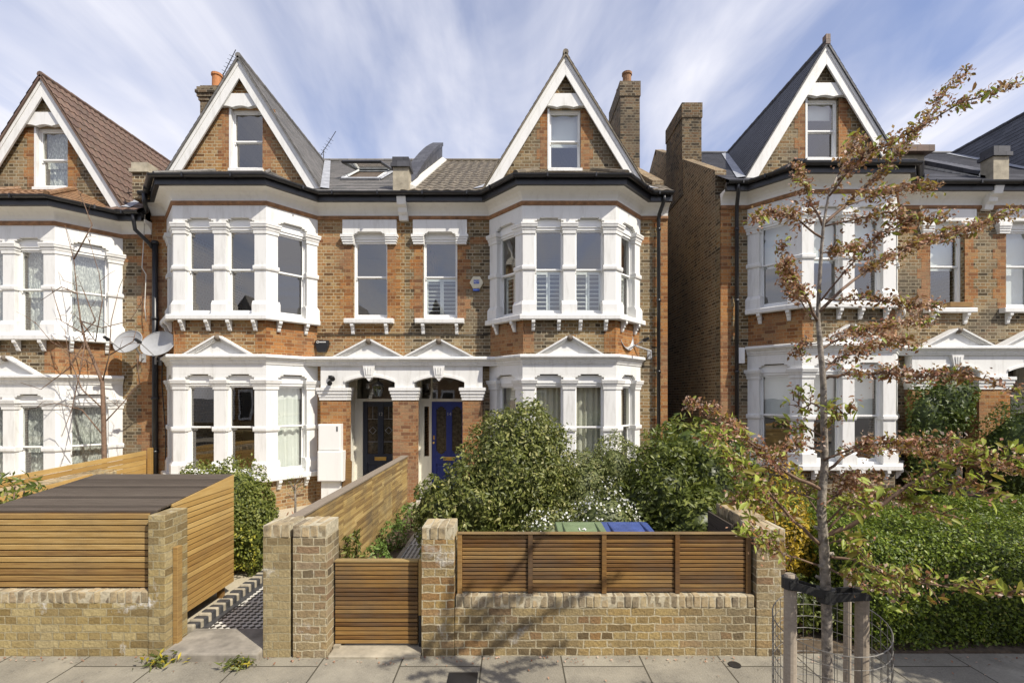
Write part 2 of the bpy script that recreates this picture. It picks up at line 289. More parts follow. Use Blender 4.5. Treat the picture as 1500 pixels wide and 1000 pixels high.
# ------------------------------------------------------------------ mesh builder
class MB:
    def __init__(s): s.v = []; s.f = []; s.r = []
    def _n(s): return len(s.v)
    def poly(s, pts, r=None):
        i = s._n(); s.v += [tuple(p) for p in pts]; s.f.append(tuple(range(i, i+len(pts)))); s.r.append(random.random() if r is None else r)
    def faces(s, vs, fs, r=None):
        i = s._n(); s.v += [tuple(p) for p in vs]; r = random.random() if r is None else r
        for f in fs: s.f.append(tuple(i+k for k in f)); s.r.append(r)
    def box(s, x0, x1, y0, y1, z0, z1, r=None):
        vs = [(x,y,z) for z in (z0,z1) for y in (y0,y1) for x in (x0,x1)]
        s.faces(vs, [(0,2,3,1),(4,5,7,6),(0,1,5,4),(2,6,7,3),(0,4,6,2),(1,3,7,5)], r)
    def obox(s, o, t, a0, a1, b0, b1, z0, z1, r=None):     # a along t, b outwards (towards the street)
        n = (t[1], -t[0]); vs = []
        for z in (z0,z1):
            for b in (b0,b1):
                for a in (a0,a1): vs.append((o[0]+t[0]*a+n[0]*b, o[1]+t[1]*a+n[1]*b, z))
        s.faces(vs, [(0,2,3,1),(4,5,7,6),(0,1,5,4),(2,6,7,3),(0,4,6,2),(1,3,7,5)], r)
    def mbox(s, mat, sx, sy, sz, r=None):
        vs = [mat @ Vector((x,y,z)) for z in (-sz/2,sz/2) for y in (-sy/2,sy/2) for x in (-sx/2,sx/2)]
        s.faces(vs, [(0,2,3,1),(4,5,7,6),(0,1,5,4),(2,6,7,3),(0,4,6,2),(1,3,7,5)], r)
    def prism(s, pts, d, r=None):        # pts: 3D polygon, d: extrusion vector
        d = Vector(d); n = len(pts); a = [Vector(p) for p in pts]; b = [p+d for p in a]
        fs = [tuple(range(n)), tuple(range(2*n-1, n-1, -1))] + [(i, (i+1)%n, n+(i+1)%n, n+i) for i in range(n)]
        s.faces(a+b, fs, r)
    def sweep(s, path, prof, r=None):    # path [(x,y)] going +x; prof closed polygon [(outward offset, z)]
        n = len(path); nr = []
        for i in range(n-1):
            d = Vector((path[i+1][0]-path[i][0], path[i+1][1]-path[i][1])).normalized(); nr.append(Vector((d.y, -d.x)))
        ms = []
        for i in range(n):
            if i == 0: m = nr[0]
            elif i == n-1: m = nr[-1]
            else: m = (nr[i-1]+nr[i])/(1+nr[i-1].dot(nr[i]))
            ms.append(m)
        k = len(prof); vs = []
        for i in range(n):
            for (o, z) in prof: vs.append((path[i][0]+ms[i].x*o, path[i][1]+ms[i].y*o, z))
        fs = [tuple(range(k)), tuple(range((n-1)*k, n*k))]
        for i in range(n-1):
            for j in range(k): fs.append((i*k+j, i*k+(j+1)%k, (i+1)*k+(j+1)%k, (i+1)*k+j))
        s.faces(vs, fs, r)
    def tube(s, pts, rad, n=8, caps=True, r=None):
        pts = [Vector(p) for p in pts]; m = len(pts)
        if not hasattr(rad, '__len__'): rad = [rad]*m
        vs = []; up = None
        for i, p in enumerate(pts):
            d = (pts[min(i+1,m-1)]-pts[max(i-1,0)]).normalized()
            if up is None: up = Vector((0,0,1)) if abs(d.z) < .9 else Vector((1,0,0))
            a = d.cross(up).normalized(); up2 = a.cross(d).normalized(); up = up2
            for k in range(n):
                t = 2*math.pi*k/n; vs.append(p+(a*math.cos(t)+up2*math.sin(t))*rad[i])
        fs = [(i*n+k, i*n+(k+1)%n, (i+1)*n+(k+1)%n, (i+1)*n+k) for i in range(m-1) for k in range(n)]
        if caps: fs += [tuple(range(n)), tuple(range((m-1)*n, m*n))]
        s.faces(vs, fs, r)
    def lathe(s, c, prof, n=16, sy=1, r=None):     # prof [(radius, z)], axis vertical
        vs = [(c[0]+q*math.cos(2*math.pi*k/n), c[1]+sy*q*math.sin(2*math.pi*k/n), c[2]+z) for q, z in prof for k in range(n)]
        m = len(prof); fs = [(i*n+k, i*n+(k+1)%n, (i+1)*n+(k+1)%n, (i+1)*n+k) for i in range(m-1) for k in range(n)]
        fs += [tuple(range(n)), tuple(range((m-1)*n, m*n))]; s.faces(vs, fs, r)
    def build(s, name, mat, parent=None, smooth=False, bevel=0, recalc=True, lift=None):
        base = Vector((0,0,0)); q = parent
        while q is not None:
            if 'base' in BASES.get(q.name, {}): base = BASES[q.name]['base']
            q = q.parent
        V = np.array(s.v, dtype=float).reshape(-1,3)
        me = bpy.data.meshes.new(name)
        me.from_pydata([tuple(p) for p in V], [], s.f)
        if recalc:
            bm = bmesh.new(); bm.from_mesh(me); bmesh.ops.recalc_face_normals(bm, faces=bm.faces); bm.to_mesh(me); bm.free()
        np_ = len(me.polygons); nl = len(me.loops)
        nrm = np.empty(np_*3); me.polygons.foreach_get('normal', nrm); nrm = nrm.reshape(-1,3)
        li = np.empty(nl, dtype=np.int32); me.loops.foreach_get('vertex_index', li)
        lt = np.empty(np_, dtype=np.int32); me.polygons.foreach_get('loop_total', lt)
        t = np.stack([-nrm[:,1], nrm[:,0], np.zeros(np_)], 1); ln = np.linalg.norm(t, axis=1); flat = ln < .05
        t[flat] = (1,0,0); ln[flat] = 1; t /= ln[:,None]; b = np.cross(nrm, t); b[flat] = (0,1,0)
        T = np.repeat(t, lt, axis=0); B = np.repeat(b, lt, axis=0); pv = V[li]
        uv = np.stack([(pv*T).sum(1), (pv*B).sum(1)], 1).astype(np.float32)
        ul = me.uv_layers.new(name='UVMap'); ul.data.foreach_set('uv', uv.ravel())
        at = me.attributes.new('rnd', 'FLOAT', 'FACE'); at.data.foreach_set('value', np.array(s.r, dtype=np.float32))
        if smooth: me.polygons.foreach_set('use_smooth', [True]*np_)
        co = (V-np.array(base)).astype(np.float32); me.vertices.foreach_set('co', co.ravel()); me.update()
        me.materials.append(M.get(mat) if isinstance(mat, str) else mat)
        o = bpy.data.objects.new(name, me); C.objects.link(o)
        if parent is not None: o.parent = parent
        if bevel:
            bv = o.modifiers.new('bevel', 'BEVEL'); bv.width = bevel; bv.segments = 2; bv.limit_method = 'ANGLE'; bv.angle_limit = R(40)
        return o
BASES = {}
def tag(o, label=None, cat=None, group=None, kind=None):
    if label: o['label'] = label
    if cat: o['category'] = cat
    if group: o['group'] = group
    if kind: o['kind'] = kind
    return o
def thing(name, label, cat, loc=(0,0,0), group=None):
    o = bpy.data.objects.new(name, None); C.objects.link(o); o.location = loc; o.empty_display_size = .2
    BASES[o.name] = {'base': Vector(loc)}; tag(o, label, cat, group); return o
def struct(name, mb, mat, **kw):
    o = mb.build(name, mat, **kw); o['kind'] = 'structure'; return o

def leaves(name, mat, pts, nrm, size, parent=None, aspect=.45, jitter=.8, core=None, rnd=None, droop=0.0, fine=False):
    """one mesh of small folded leaf blades at pts, loosely facing nrm"""
    n = len(pts); pts = np.asarray(pts, float); nrm = np.asarray(nrm, float)
    nn = nrm+RNG.normal(0, jitter, (n,3)); nn /= np.linalg.norm(nn, axis=1)[:,None]+1e-9
    d = RNG.normal(0, 1, (n,3)); d[:,2] -= droop; d -= nn*(d*nn).sum(1)[:,None]; d /= np.linalg.norm(d, axis=1)[:,None]+1e-9
    w = np.cross(nn, d); L = (size*RNG.uniform(.6, 1.35, n))[:,None]; W = L*aspect
    tip = pts+d*L*.5; root = pts-d*L*.5; lf = pts+w*W*.5+nn*L*.08; rt = pts-w*W*.5+nn*L*.08
    if fine:
        l1 = pts-d*L*.22+w*W*.46+nn*L*.07; r1 = pts-d*L*.22-w*W*.46+nn*L*.07; l2 = pts+d*L*.14+w*W*.42+nn*L*.05; r2 = pts+d*L*.14-w*W*.42+nn*L*.05
        md = pts-nn*L*.02; tip = tip-nn*L*.10
        V = np.stack([root, l1, l2, tip, r2, r1, md], 1).reshape(-1,3); idx = np.arange(n)*7
        F = np.stack([idx,idx+1,idx+6, idx+1,idx+2,idx+6, idx+2,idx+3,idx+6, idx+3,idx+4,idx+6, idx+4,idx+5,idx+6, idx+5,idx,idx+6], 1).reshape(-1,3)
    else:
        V = np.stack([root, lf, tip, rt], 1).reshape(-1,3)
        idx = np.arange(n)*4
        F = np.stack([idx, idx+1, idx+2, idx, idx+2, idx+3], 1).reshape(-1,3)
    rr = np.repeat(RNG.random(n) if rnd is None else np.clip(rnd, 0, 1), 6 if fine else 2)
    if core is not None:
        cv, cf = core; F = np.concatenate([F, np.asarray(cf)+len(V)]); rr = np.concatenate([rr, RNG.random(len(cf))*.12]); V = np.concatenate([V, cv])  # core coloured in the darkest leaf tones, painting shade inside the foliage
    base = np.zeros(3); q = parent
    while q is not None:
        if q.name in BASES: base = np.array(BASES[q.name]['base'])
        q = q.parent
    V = V-base
    me = bpy.data.meshes.new(name); me.vertices.add(len(V)); me.vertices.foreach_set('co', V.astype(np.float32).ravel())
    me.loops.add(F.size); me.loops.foreach_set('vertex_index', F.astype(np.int32).ravel())
    me.polygons.add(len(F)); me.polygons.foreach_set('loop_start', np.arange(len(F), dtype=np.int32)*3)
    me.update(calc_edges=True)
    at = me.attributes.new('rnd', 'FLOAT', 'FACE'); at.data.foreach_set('value', rr.astype(np.float32))
    me.materials.append(LEAF[mat]); o = bpy.data.objects.new(name, me); C.objects.link(o)
    if parent is not None: o.parent = parent
    return o

def lobes_points(lobes, n, depth=.35, rough=.18, freq=2.3, zmin=.02):
    """points near the surface of noisy ellipsoid lobes [(cx,cy,cz,rx,ry,rz)]"""
    vol = np.array([(l[3]*l[4]+l[4]*l[5]+l[3]*l[5]) for l in lobes]); pr = vol/vol.sum()
    out = []; nr = []
    while len(out) < n:
        k = RNG.choice(len(lobes), p=pr); cx,cy,cz,rx,ry,rz = lobes[k]
        d = RNG.normal(0,1,3); d /= np.linalg.norm(d)
        q = np.array((cx+d[0]*rx, cy+d[1]*ry, cz+d[2]*rz))
        s = 1+rough*2*mnoise.noise(Vector(q*freq))+rough*1.2*mnoise.noise(Vector(q*freq*3.1))
        if mnoise.noise(Vector(q*4.3+7.7)) < -.33 and RNG.random() < .7: continue
        s *= 1-depth*RNG.random()**2.0
        q = np.array((cx+d[0]*rx*s, cy+d[1]*ry*s, cz+d[2]*rz*s))
        if q[2] < zmin: continue
        inside = False
        for j, l in enumerate(lobes):
            if j != k and ((q[0]-l[0])/l[3])**2+((q[1]-l[1])/l[4])**2+((q[2]-l[2])/l[5])**2 < .45: inside = True; break
        if inside: continue
        nv = np.array((d[0]/rx, d[1]/ry, d[2]/rz)); nv /= np.linalg.norm(nv); nv[2] += .35
        out.append(q); nr.append(nv)
    return np.array(out), np.array(nr)

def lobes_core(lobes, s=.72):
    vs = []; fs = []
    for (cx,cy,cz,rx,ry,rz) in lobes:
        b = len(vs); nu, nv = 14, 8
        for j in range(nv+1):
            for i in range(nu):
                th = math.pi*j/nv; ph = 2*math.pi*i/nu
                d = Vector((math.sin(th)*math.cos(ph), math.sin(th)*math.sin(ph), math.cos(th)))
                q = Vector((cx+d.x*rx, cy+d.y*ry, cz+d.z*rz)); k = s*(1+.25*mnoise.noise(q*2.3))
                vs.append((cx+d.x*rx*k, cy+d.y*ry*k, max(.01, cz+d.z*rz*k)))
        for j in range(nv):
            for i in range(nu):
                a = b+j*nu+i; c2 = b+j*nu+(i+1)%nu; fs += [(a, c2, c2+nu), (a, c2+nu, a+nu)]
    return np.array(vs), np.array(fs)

def shrub(name, label, cat, lobes, n, size, mat, aspect=.45, core=.7, stems=5, group=None, jitter=.8, rough=.18, depth=.35, extra=None):
    cx = sum(l[0] for l in lobes)/len(lobes); cy = sum(l[1] for l in lobes)/len(lobes)
    t = thing(name, label, cat, (cx, cy, .04), group)
    p, q = lobes_points(lobes, n, depth, rough)
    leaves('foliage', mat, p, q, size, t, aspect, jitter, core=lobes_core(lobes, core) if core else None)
    if extra:
        for (nm, mt, ll, nn, ss, asp) in extra:
            p, q = lobes_points(ll, nn, .2, .2); tag(leaves(nm, mt, p, q, ss, t, asp, jitter), kind='stuff')
    mb = MB()
    for i in range(stems):
        l = lobes[i % len(lobes)]; a = random.uniform(0, 6.28)
        top = Vector((l[0]+.5*l[3]*math.cos(a), l[1]+.5*l[4]*math.sin(a), l[2]+.3*l[5]))
        mb.tube([(cx+.12*math.cos(a), cy+.12*math.sin(a), 0), ((cx+top.x)/2, (cy+top.y)/2, top.z*.55), top], [.022,.016,.006], 6)
    mb.build('stem', 'twig', t, smooth=True)
    return t

def text_mesh(name, body, size, ext, mat, parent, loc, rot):
    cu = bpy.data.curves.new(name, 'FONT'); cu.body = body; cu.size = size; cu.extrude = ext; cu.align_x = 'CENTER'
    q = bpy.data.objects.new('tmp_text', cu); C.objects.link(q); bpy.context.view_layer.update()
    me = bpy.data.meshes.new_from_object(q.evaluated_get(bpy.context.evaluated_depsgraph_get())); bpy.data.objects.remove(q)
    me.materials.clear(); me.materials.append(M[mat]); o = bpy.data.objects.new(name, me); C.objects.link(o)
    o.parent = parent; o.location = loc; o.rotation_euler = rot; return o

# ------------------------------------------------------------------ the houses
YW, YB = 11.0, 10.15            # main wall plane, front plane of the bays
YP = 10.78                      # porch front plane
SL = .604                       # main roof pitch
def roof_z(y): return 6.93+SL*(y-10.6)

def window(parent, o, t, w, z0, z1, zm, dep=.09, dress=None, name='window', stile=.033):
    """sash window in an opening of width w centred on o (on the wall line); t = unit tangent, b < 0 is into the house"""
    mb = MB(); h = w/2; j = .024
    mb.obox(o,t,-h,-h+j,-dep-.12,-dep,z0,z1); mb.obox(o,t,h-j,h,-dep-.12,-dep,z0,z1)
    mb.obox(o,t,-h+j,h-j,-dep-.12,-dep,z1-.05,z1); mb.obox(o,t,-h,h,-dep-.11,-dep+.02,z1+.001,z1+.17); mb.obox(o,t,-h+j,h-j,-dep-.12,-dep+.03,z0,z0+.05)
    wn = mb.build(name, 'joinery', parent, bevel=.004)
    a0, a1 = -h+j, h-j
    for (s0, s1, b0, up) in ((zm, z1-.05, -dep-.06, True), (z0+.05, zm+.02, -dep-.10, False)):
        mb = MB(); bt = .035 if up else .07; tp = .035
        mb.obox(o,t,a0,a0+stile,b0,b0+.03,s0,s1); mb.obox(o,t,a1-stile,a1,b0,b0+.03,s0,s1)
        mb.obox(o,t,a0+stile,a1-stile,b0,b0+.03,s0,s0+bt); mb.obox(o,t,a0+stile,a1-stile,b0,b0+.03,s1-tp,s1)
        if up:
            for a in (a0+.008, a1-.03): mb.obox(o,t,a,a+.022,b0+.004,b0+.026,s0-.05,s0)
        mb.build('sash', 'joinery', wn, bevel=.003)
        g = MB(); n = (t[1], -t[0]); bb = b0+.013
        c = [(o[0]+t[0]*a+n[0]*bb, o[1]+t[1]*a+n[1]*bb) for a in (a0+stile-.004, a1-stile+.004)]
        k = random.uniform(-.003,.003)
        g.poly([(c[0][0],c[0][1],s0+.02),(c[1][0],c[1][1]+k,s0+.02),(c[1][0],c[1][1]+k,s1-.02),(c[0][0],c[0][1],s1-.02)])
        g.build('pane', 'glass', wn, recalc=False)
    if dress: dress_window(wn, o, t, w, z0, z1, zm, dep, dress)
    return wn

def cloth(mb, o, t, a0, a1, b, z0, z1, amp, wl, taper=0, seed=0):
    nx = max(8, int((a1-a0)/.012)); n = (t[1], -t[0]); rows = 7; vs = []
    for j in range(rows):
        f = j/(rows-1); z = z0+(z1-z0)*f
        for i in range(nx):
            a = a0+(a1-a0)*i/(nx-1); a = a0+(a-a0)*(1-taper*(math.sin(math.pi*min(1,f*1.1))))
            bb = b+amp*math.sin(2*math.pi*i/(nx-1)*(a1-a0)/wl+seed+.6*math.sin(3*f+seed))*(.6+.4*math.sin(i*.37+seed))
            vs.append((o[0]+t[0]*a+n[0]*bb, o[1]+t[1]*a+n[1]*bb, z))
    mb.faces(vs, [(j*nx+i, j*nx+i+1, (j+1)*nx+i+1, (j+1)*nx+i) for j in range(rows-1) for i in range(nx-1)])

def dress_window(wn, o, t, w, z0, z1, zm, dep, dress):
    h = w/2-.03; b = -dep-.2
    if dress == 'lace':
        for (q0, q1) in ((zm-.12, z1), (z0, zm)):
            mb = MB(); cloth(mb, o, t, -h, h, b, q0, q1, .018, .11, seed=random.uniform(0,6)); mb.build('net_curtain', 'lace', wn, smooth=True, recalc=False); b -= .04
    elif dress == 'sheer':
        mb = MB(); cloth(mb, o, t, -h, h, b, z0, z1, .035, .16, seed=random.uniform(0,6)); mb.build('curtain', 'sheer', wn, smooth=True, recalc=False)
    elif dress in ('drape_left', 'drape_right', 'drapes'):
        if dress != 'drape_right':
            mb = MB(); cloth(mb, o, t, -h, -h+w*.5, b, z0, z1, .035, .12, seed=1.2); mb.build('curtain', 'drape', wn, smooth=True, recalc=False)
        if dress != 'drape_left':
            mb = MB(); cloth(mb, o, t, h-w*.5, h, b, z0, z1, .035, .12, seed=2.2); mb.build('curtain', 'drape', wn, smooth=True, recalc=False)
    elif dress in ('blind_half', 'blind_full', 'blind_quarter'):
        q = {'blind_half': zm-.02, 'blind_full': z0+.05, 'blind_quarter': z1-.35}[dress]
        mb = MB(); mb.obox(o, t, -h, h, b, b+.004, q, z1); mb.obox(o, t, -h, h, b-.008, b+.012, q-.02, q); mb.build('roller_blind', 'blind', wn)
    elif dress == 'shutter':
        q0, q1 = z0+.05, zm; n = (t[1], -t[0])
        for (a0, a1) in ((-h+.01, -.004), (.004, h-.01)):
            mb = MB(); f = .035
            mb.obox(o,t,a0,a0+f,b,b+.028,q0,q1); mb.obox(o,t,a1-f,a1,b,b+.028,q0,q1)
            mb.obox(o,t,a0+f,a1-f,b,b+.028,q0,q0+.05); mb.obox(o,t,a0+f,a1-f,b,b+.028,q1-.05,q1)
            k = 9
            for i in range(k):
                zc = q0+.05+(q1-q0-.1)*(i+.5)/k
                vs = []
                for (bb, zz) in ((b-.014, zc+.004), (b+.040, zc-.016), (b+.041, zc-.009), (b-.013, zc+.011)):
                    for a in (a0+f, a1-f): vs.append((o[0]+t[0]*a+n[0]*bb, o[1]+t[1]*a+n[1]*bb, zz))
                mb.faces(vs, [(0,1,3,2),(2,3,5,4),(4,5,7,6),(6,7,1,0),(0,2,4,6),(1,7,5,3)])
            mb.build('shutter', 'shutter', wn)

def corbel(mb, o, t, a, z1, w=.07, hgt=.2, d=.13):
    n = (t[1], -t[0]); prof = [(0,z1),(d,z1),(d,z1-.05),(d*.8,z1-.075),(d*.62,z1-.08),(d*.62,z1-.12),(d*.4,z1-.15),(d*.34,z1-hgt+.03),(d*.2,z1-hgt),(0,z1-hgt)]
    pts = [(o[0]+t[0]*(a-w/2)+n[0]*b, o[1]+t[1]*(a-w/2)+n[1]*b, z) for b, z in prof]
    mb.prism(pts, (t[0]*w, t[1]*w, 0))

def along(p, q, d):
    v = Vector((q[0]-p[0], q[1]-p[1])); v.normalize(); return (p[0]+v.x*d, p[1]+v.y*d)
def pilaster(parent, path, z0, zband, zc0, zc1):
    def ext(e): 
        p = list(path); return [along(p[0], p[1], -e)] + p[1:-1] + [along(p[-1], p[-2], -e)]
    mb = MB(); D = -.16
    mb.sweep(ext(.0), [(D,z0+.2),(0,z0+.2),(0,zc0),(D,zc0)])
    mb.sweep(ext(.035), [(D,z0),(.045,z0),(.045,z0+.22),(.004,z0+.30),(D,z0+.30)])
    mb.sweep(ext(.022), [(D,zband-.05),(.024,zband-.05),(.034,zband-.02),(.034,zband+.03),(.02,zband+.045),(D,zband+.045)])
    hh = zc1-zc0
    mb.sweep(ext(.018), [(D,zc0-.03),(.018,zc0-.03),(.022,zc0+hh*.22),(D,zc0+hh*.22)])
    mb.sweep(ext(.03), [(D,zc0+hh*.22),(.03,zc0+hh*.22),(.045,zc0+hh*.55),(D,zc0+hh*.55)])
    mb.sweep(ext(.055), [(D,zc0+hh*.55),(.06,zc0+hh*.55),(.068,zc0+hh*.8),(.075,zc0+hh*.8),(.075,zc1),(D,zc1)])
    return mb.build('pilaster', 'white', parent, bevel=.004)

def bay_floor(root, PP, z0, zband, zc0, zc1, zfr, dress, zhead):
    """white pilasters, shouldered frieze and four sash windows on the polyline PP (4 points, +x order)"""
    l01 = (Vector(PP[1])-Vector(PP[0])).length; fw = PP[2][0]-PP[1][0]
    cw, ce, cc, cf = .24, .25, .125, .25      # pilaster widths: cant corner, cant end, half centre, front corner
    mid = ((PP[1][0]+PP[2][0])/2, PP[1][1])
    paths = [[PP[0], along(PP[0], PP[1], ce)],
             [along(PP[1], PP[0], cw), PP[1], along(PP[1], PP[2], cf)],
             [(mid[0]-cc, mid[1]), (mid[0]+cc, mid[1])],
             [along(PP[2], PP[1], cf), PP[2], along(PP[2], PP[3], cw)],
             [along(PP[3], PP[2], ce), PP[3]]]
    for p in paths: pilaster(root, p, z0, zband, zc0, zc1)
    mb = MB(); D = -.22
    zs = zc1+.11
    mb.sweep(PP, [(D,zs),(.012,zs),(.012,zfr),(D,zfr)])
    for (e, q0, q1) in ((.0, zc1, zc1+.05), (.05, zc1+.05, zc1+.08), (.11, zc1+.08, zs)):
        for i, p in enumerate(paths):
            a = p[0] if i == 0 else along(p[0], p[1], -e); b = p[-1] if i == 4 else along(p[-1], p[-2], -e)
            mb.sweep([a]+p[1:-1]+[b], [(D,q0),(.012,q0),(.012,q1),(D,q1)])
    mb.build('frieze', 'white', root, bevel=.003)
    # windows
    specs = []
    t01 = (Vector(PP[1])-Vector(PP[0])).normalized(); t23 = (Vector(PP[3])-Vector(PP[2])).normalized()
    wc = l01-cw-ce; specs.append((along(PP[0], PP[1], ce+wc/2), t01, wc, 0))
    wf = (fw-2*cf-2*cc)/2
    specs.append(((PP[1][0]+cf+wf/2, PP[1][1]), Vector((1,0)), wf, 1)); specs.append(((PP[2][0]-cf-wf/2, PP[1][1]), Vector((1,0)), wf, 2))
    specs.append((along(PP[3], PP[2], ce+wc/2), t23, wc, 3))
    for (o, t, w, i) in specs:
        window(root, o, t, w+.03, z0-.0, zhead+.06, (z0+zhead)/2+.06, dep=.09, dress=dress[i] if dress else None)

def sill_with_corbels(root, path, z0, z1, off, spots, hgt=.22, d=.13):
    mb = MB(); mb.sweep(path, [(-.2,z0+.03),(off-.02,z0),(off,z0+.02),(off,z1-.02),(off-.015,z1-.005),(-.2,z1+.004)])
    s = mb.build('sill', 'white', root, bevel=.004)
    for (o, t, a) in spots:
        m2 = MB(); corbel(m2, o, t, a, z0+.004, hgt=hgt, d=d); m2.build('corbel', 'white', s)
    return s

def toothed(mb, x, z0, z1, side, y, w=.23, tooth=.11, th=.004):
    """stack of red brick courses beside an opening at x; side +1 grows to +x"""
    z = z0; i = 0
    while z < z1-.01:
        zz = min(z+.225, z1); ww = w+(tooth if i % 2 else 0)
        mb.box(min(x, x+side*ww), max(x, x+side*ww), y-th, y+.02, z, zz, .5); z = zz; i += 1

def roof_courses(mb, a, b, c, d, n, lift=.02, corr=0, wl=.2, steps=1):
    """a-b eave line, d-c top line; n lapped courses with real steps"""
    a,b,c,d = map(Vector, (a,b,c,d)); nrm = (b-a).cross(d-a).normalized()
    if nrm.z < 0: nrm = -nrm
    L = (b-a).length; nx = max(2, int(L/wl*6)+1) if corr else 2
    for i in range(n):
        f0, f1 = i/n, min(1, (i+1.12)/n)
        r = random.random()
        vs = []
        for (f, l) in ((f0, 0), (f0, lift), (f1, .004)):
            p, q = a.lerp(d, f), b.lerp(c, f)
            for k in range(nx):
                u = k/(nx-1); e = (corr*(.5+.5*math.sin(2*math.pi*u*L/wl)) if corr and l else 0)
                vs.append(p.lerp(q, u)+nrm*(l+e))
        mb.faces(vs, [(j*nx+k, j*nx+k+1, (j+1)*nx+k+1, (j+1)*nx+k) for j in (0,1) for k in range(nx-1)], r)

def wall_grid(mb, x0, x1, z0, z1, holes, y, th):
    xs = sorted(set([x0,x1]+[h[0] for h in holes]+[h[1] for h in holes])); zs = sorted(set([z0,z1]+[h[2] for h in holes]+[h[3] for h in holes]))
    xs = [x for x in xs if x0 <= x <= x1]; zs = [z for z in zs if z0 <= z <= z1]
    inh = lambda x, z: any(h[0] < x < h[1] and h[2] < z < h[3] for h in holes)
    solid = {}
    for i in range(len(xs)-1):
        for k in range(len(zs)-1): solid[i,k] = not inh((xs[i]+xs[i+1])/2, (zs[k]+zs[k+1])/2)
    for (i,k), s in solid.items():
        if not s: continue
        a,b,c,d = xs[i],xs[i+1],zs[k],zs[k+1]
        mb.poly([(a,y,c),(b,y,c),(b,y,d),(a,y,d)]); mb.poly([(a,y+th,d),(b,y+th,d),(b,y+th,c),(a,y+th,c)])
        if not solid.get((i-1,k), False): mb.poly([(a,y+th,c),(a,y,c),(a,y,d),(a,y+th,d)])
        if not solid.get((i+1,k), False): mb.poly([(b,y,c),(b,y+th,c),(b,y+th,d),(b,y,d)])
        if not solid.get((i,k-1), False): mb.poly([(a,y+th,c),(b,y+th,c),(b,y,c),(a,y,c)])
        if not solid.get((i,k+1), False): mb.poly([(a,y,d),(b,y,d),(b,y+th,d),(a,y+th,d)])

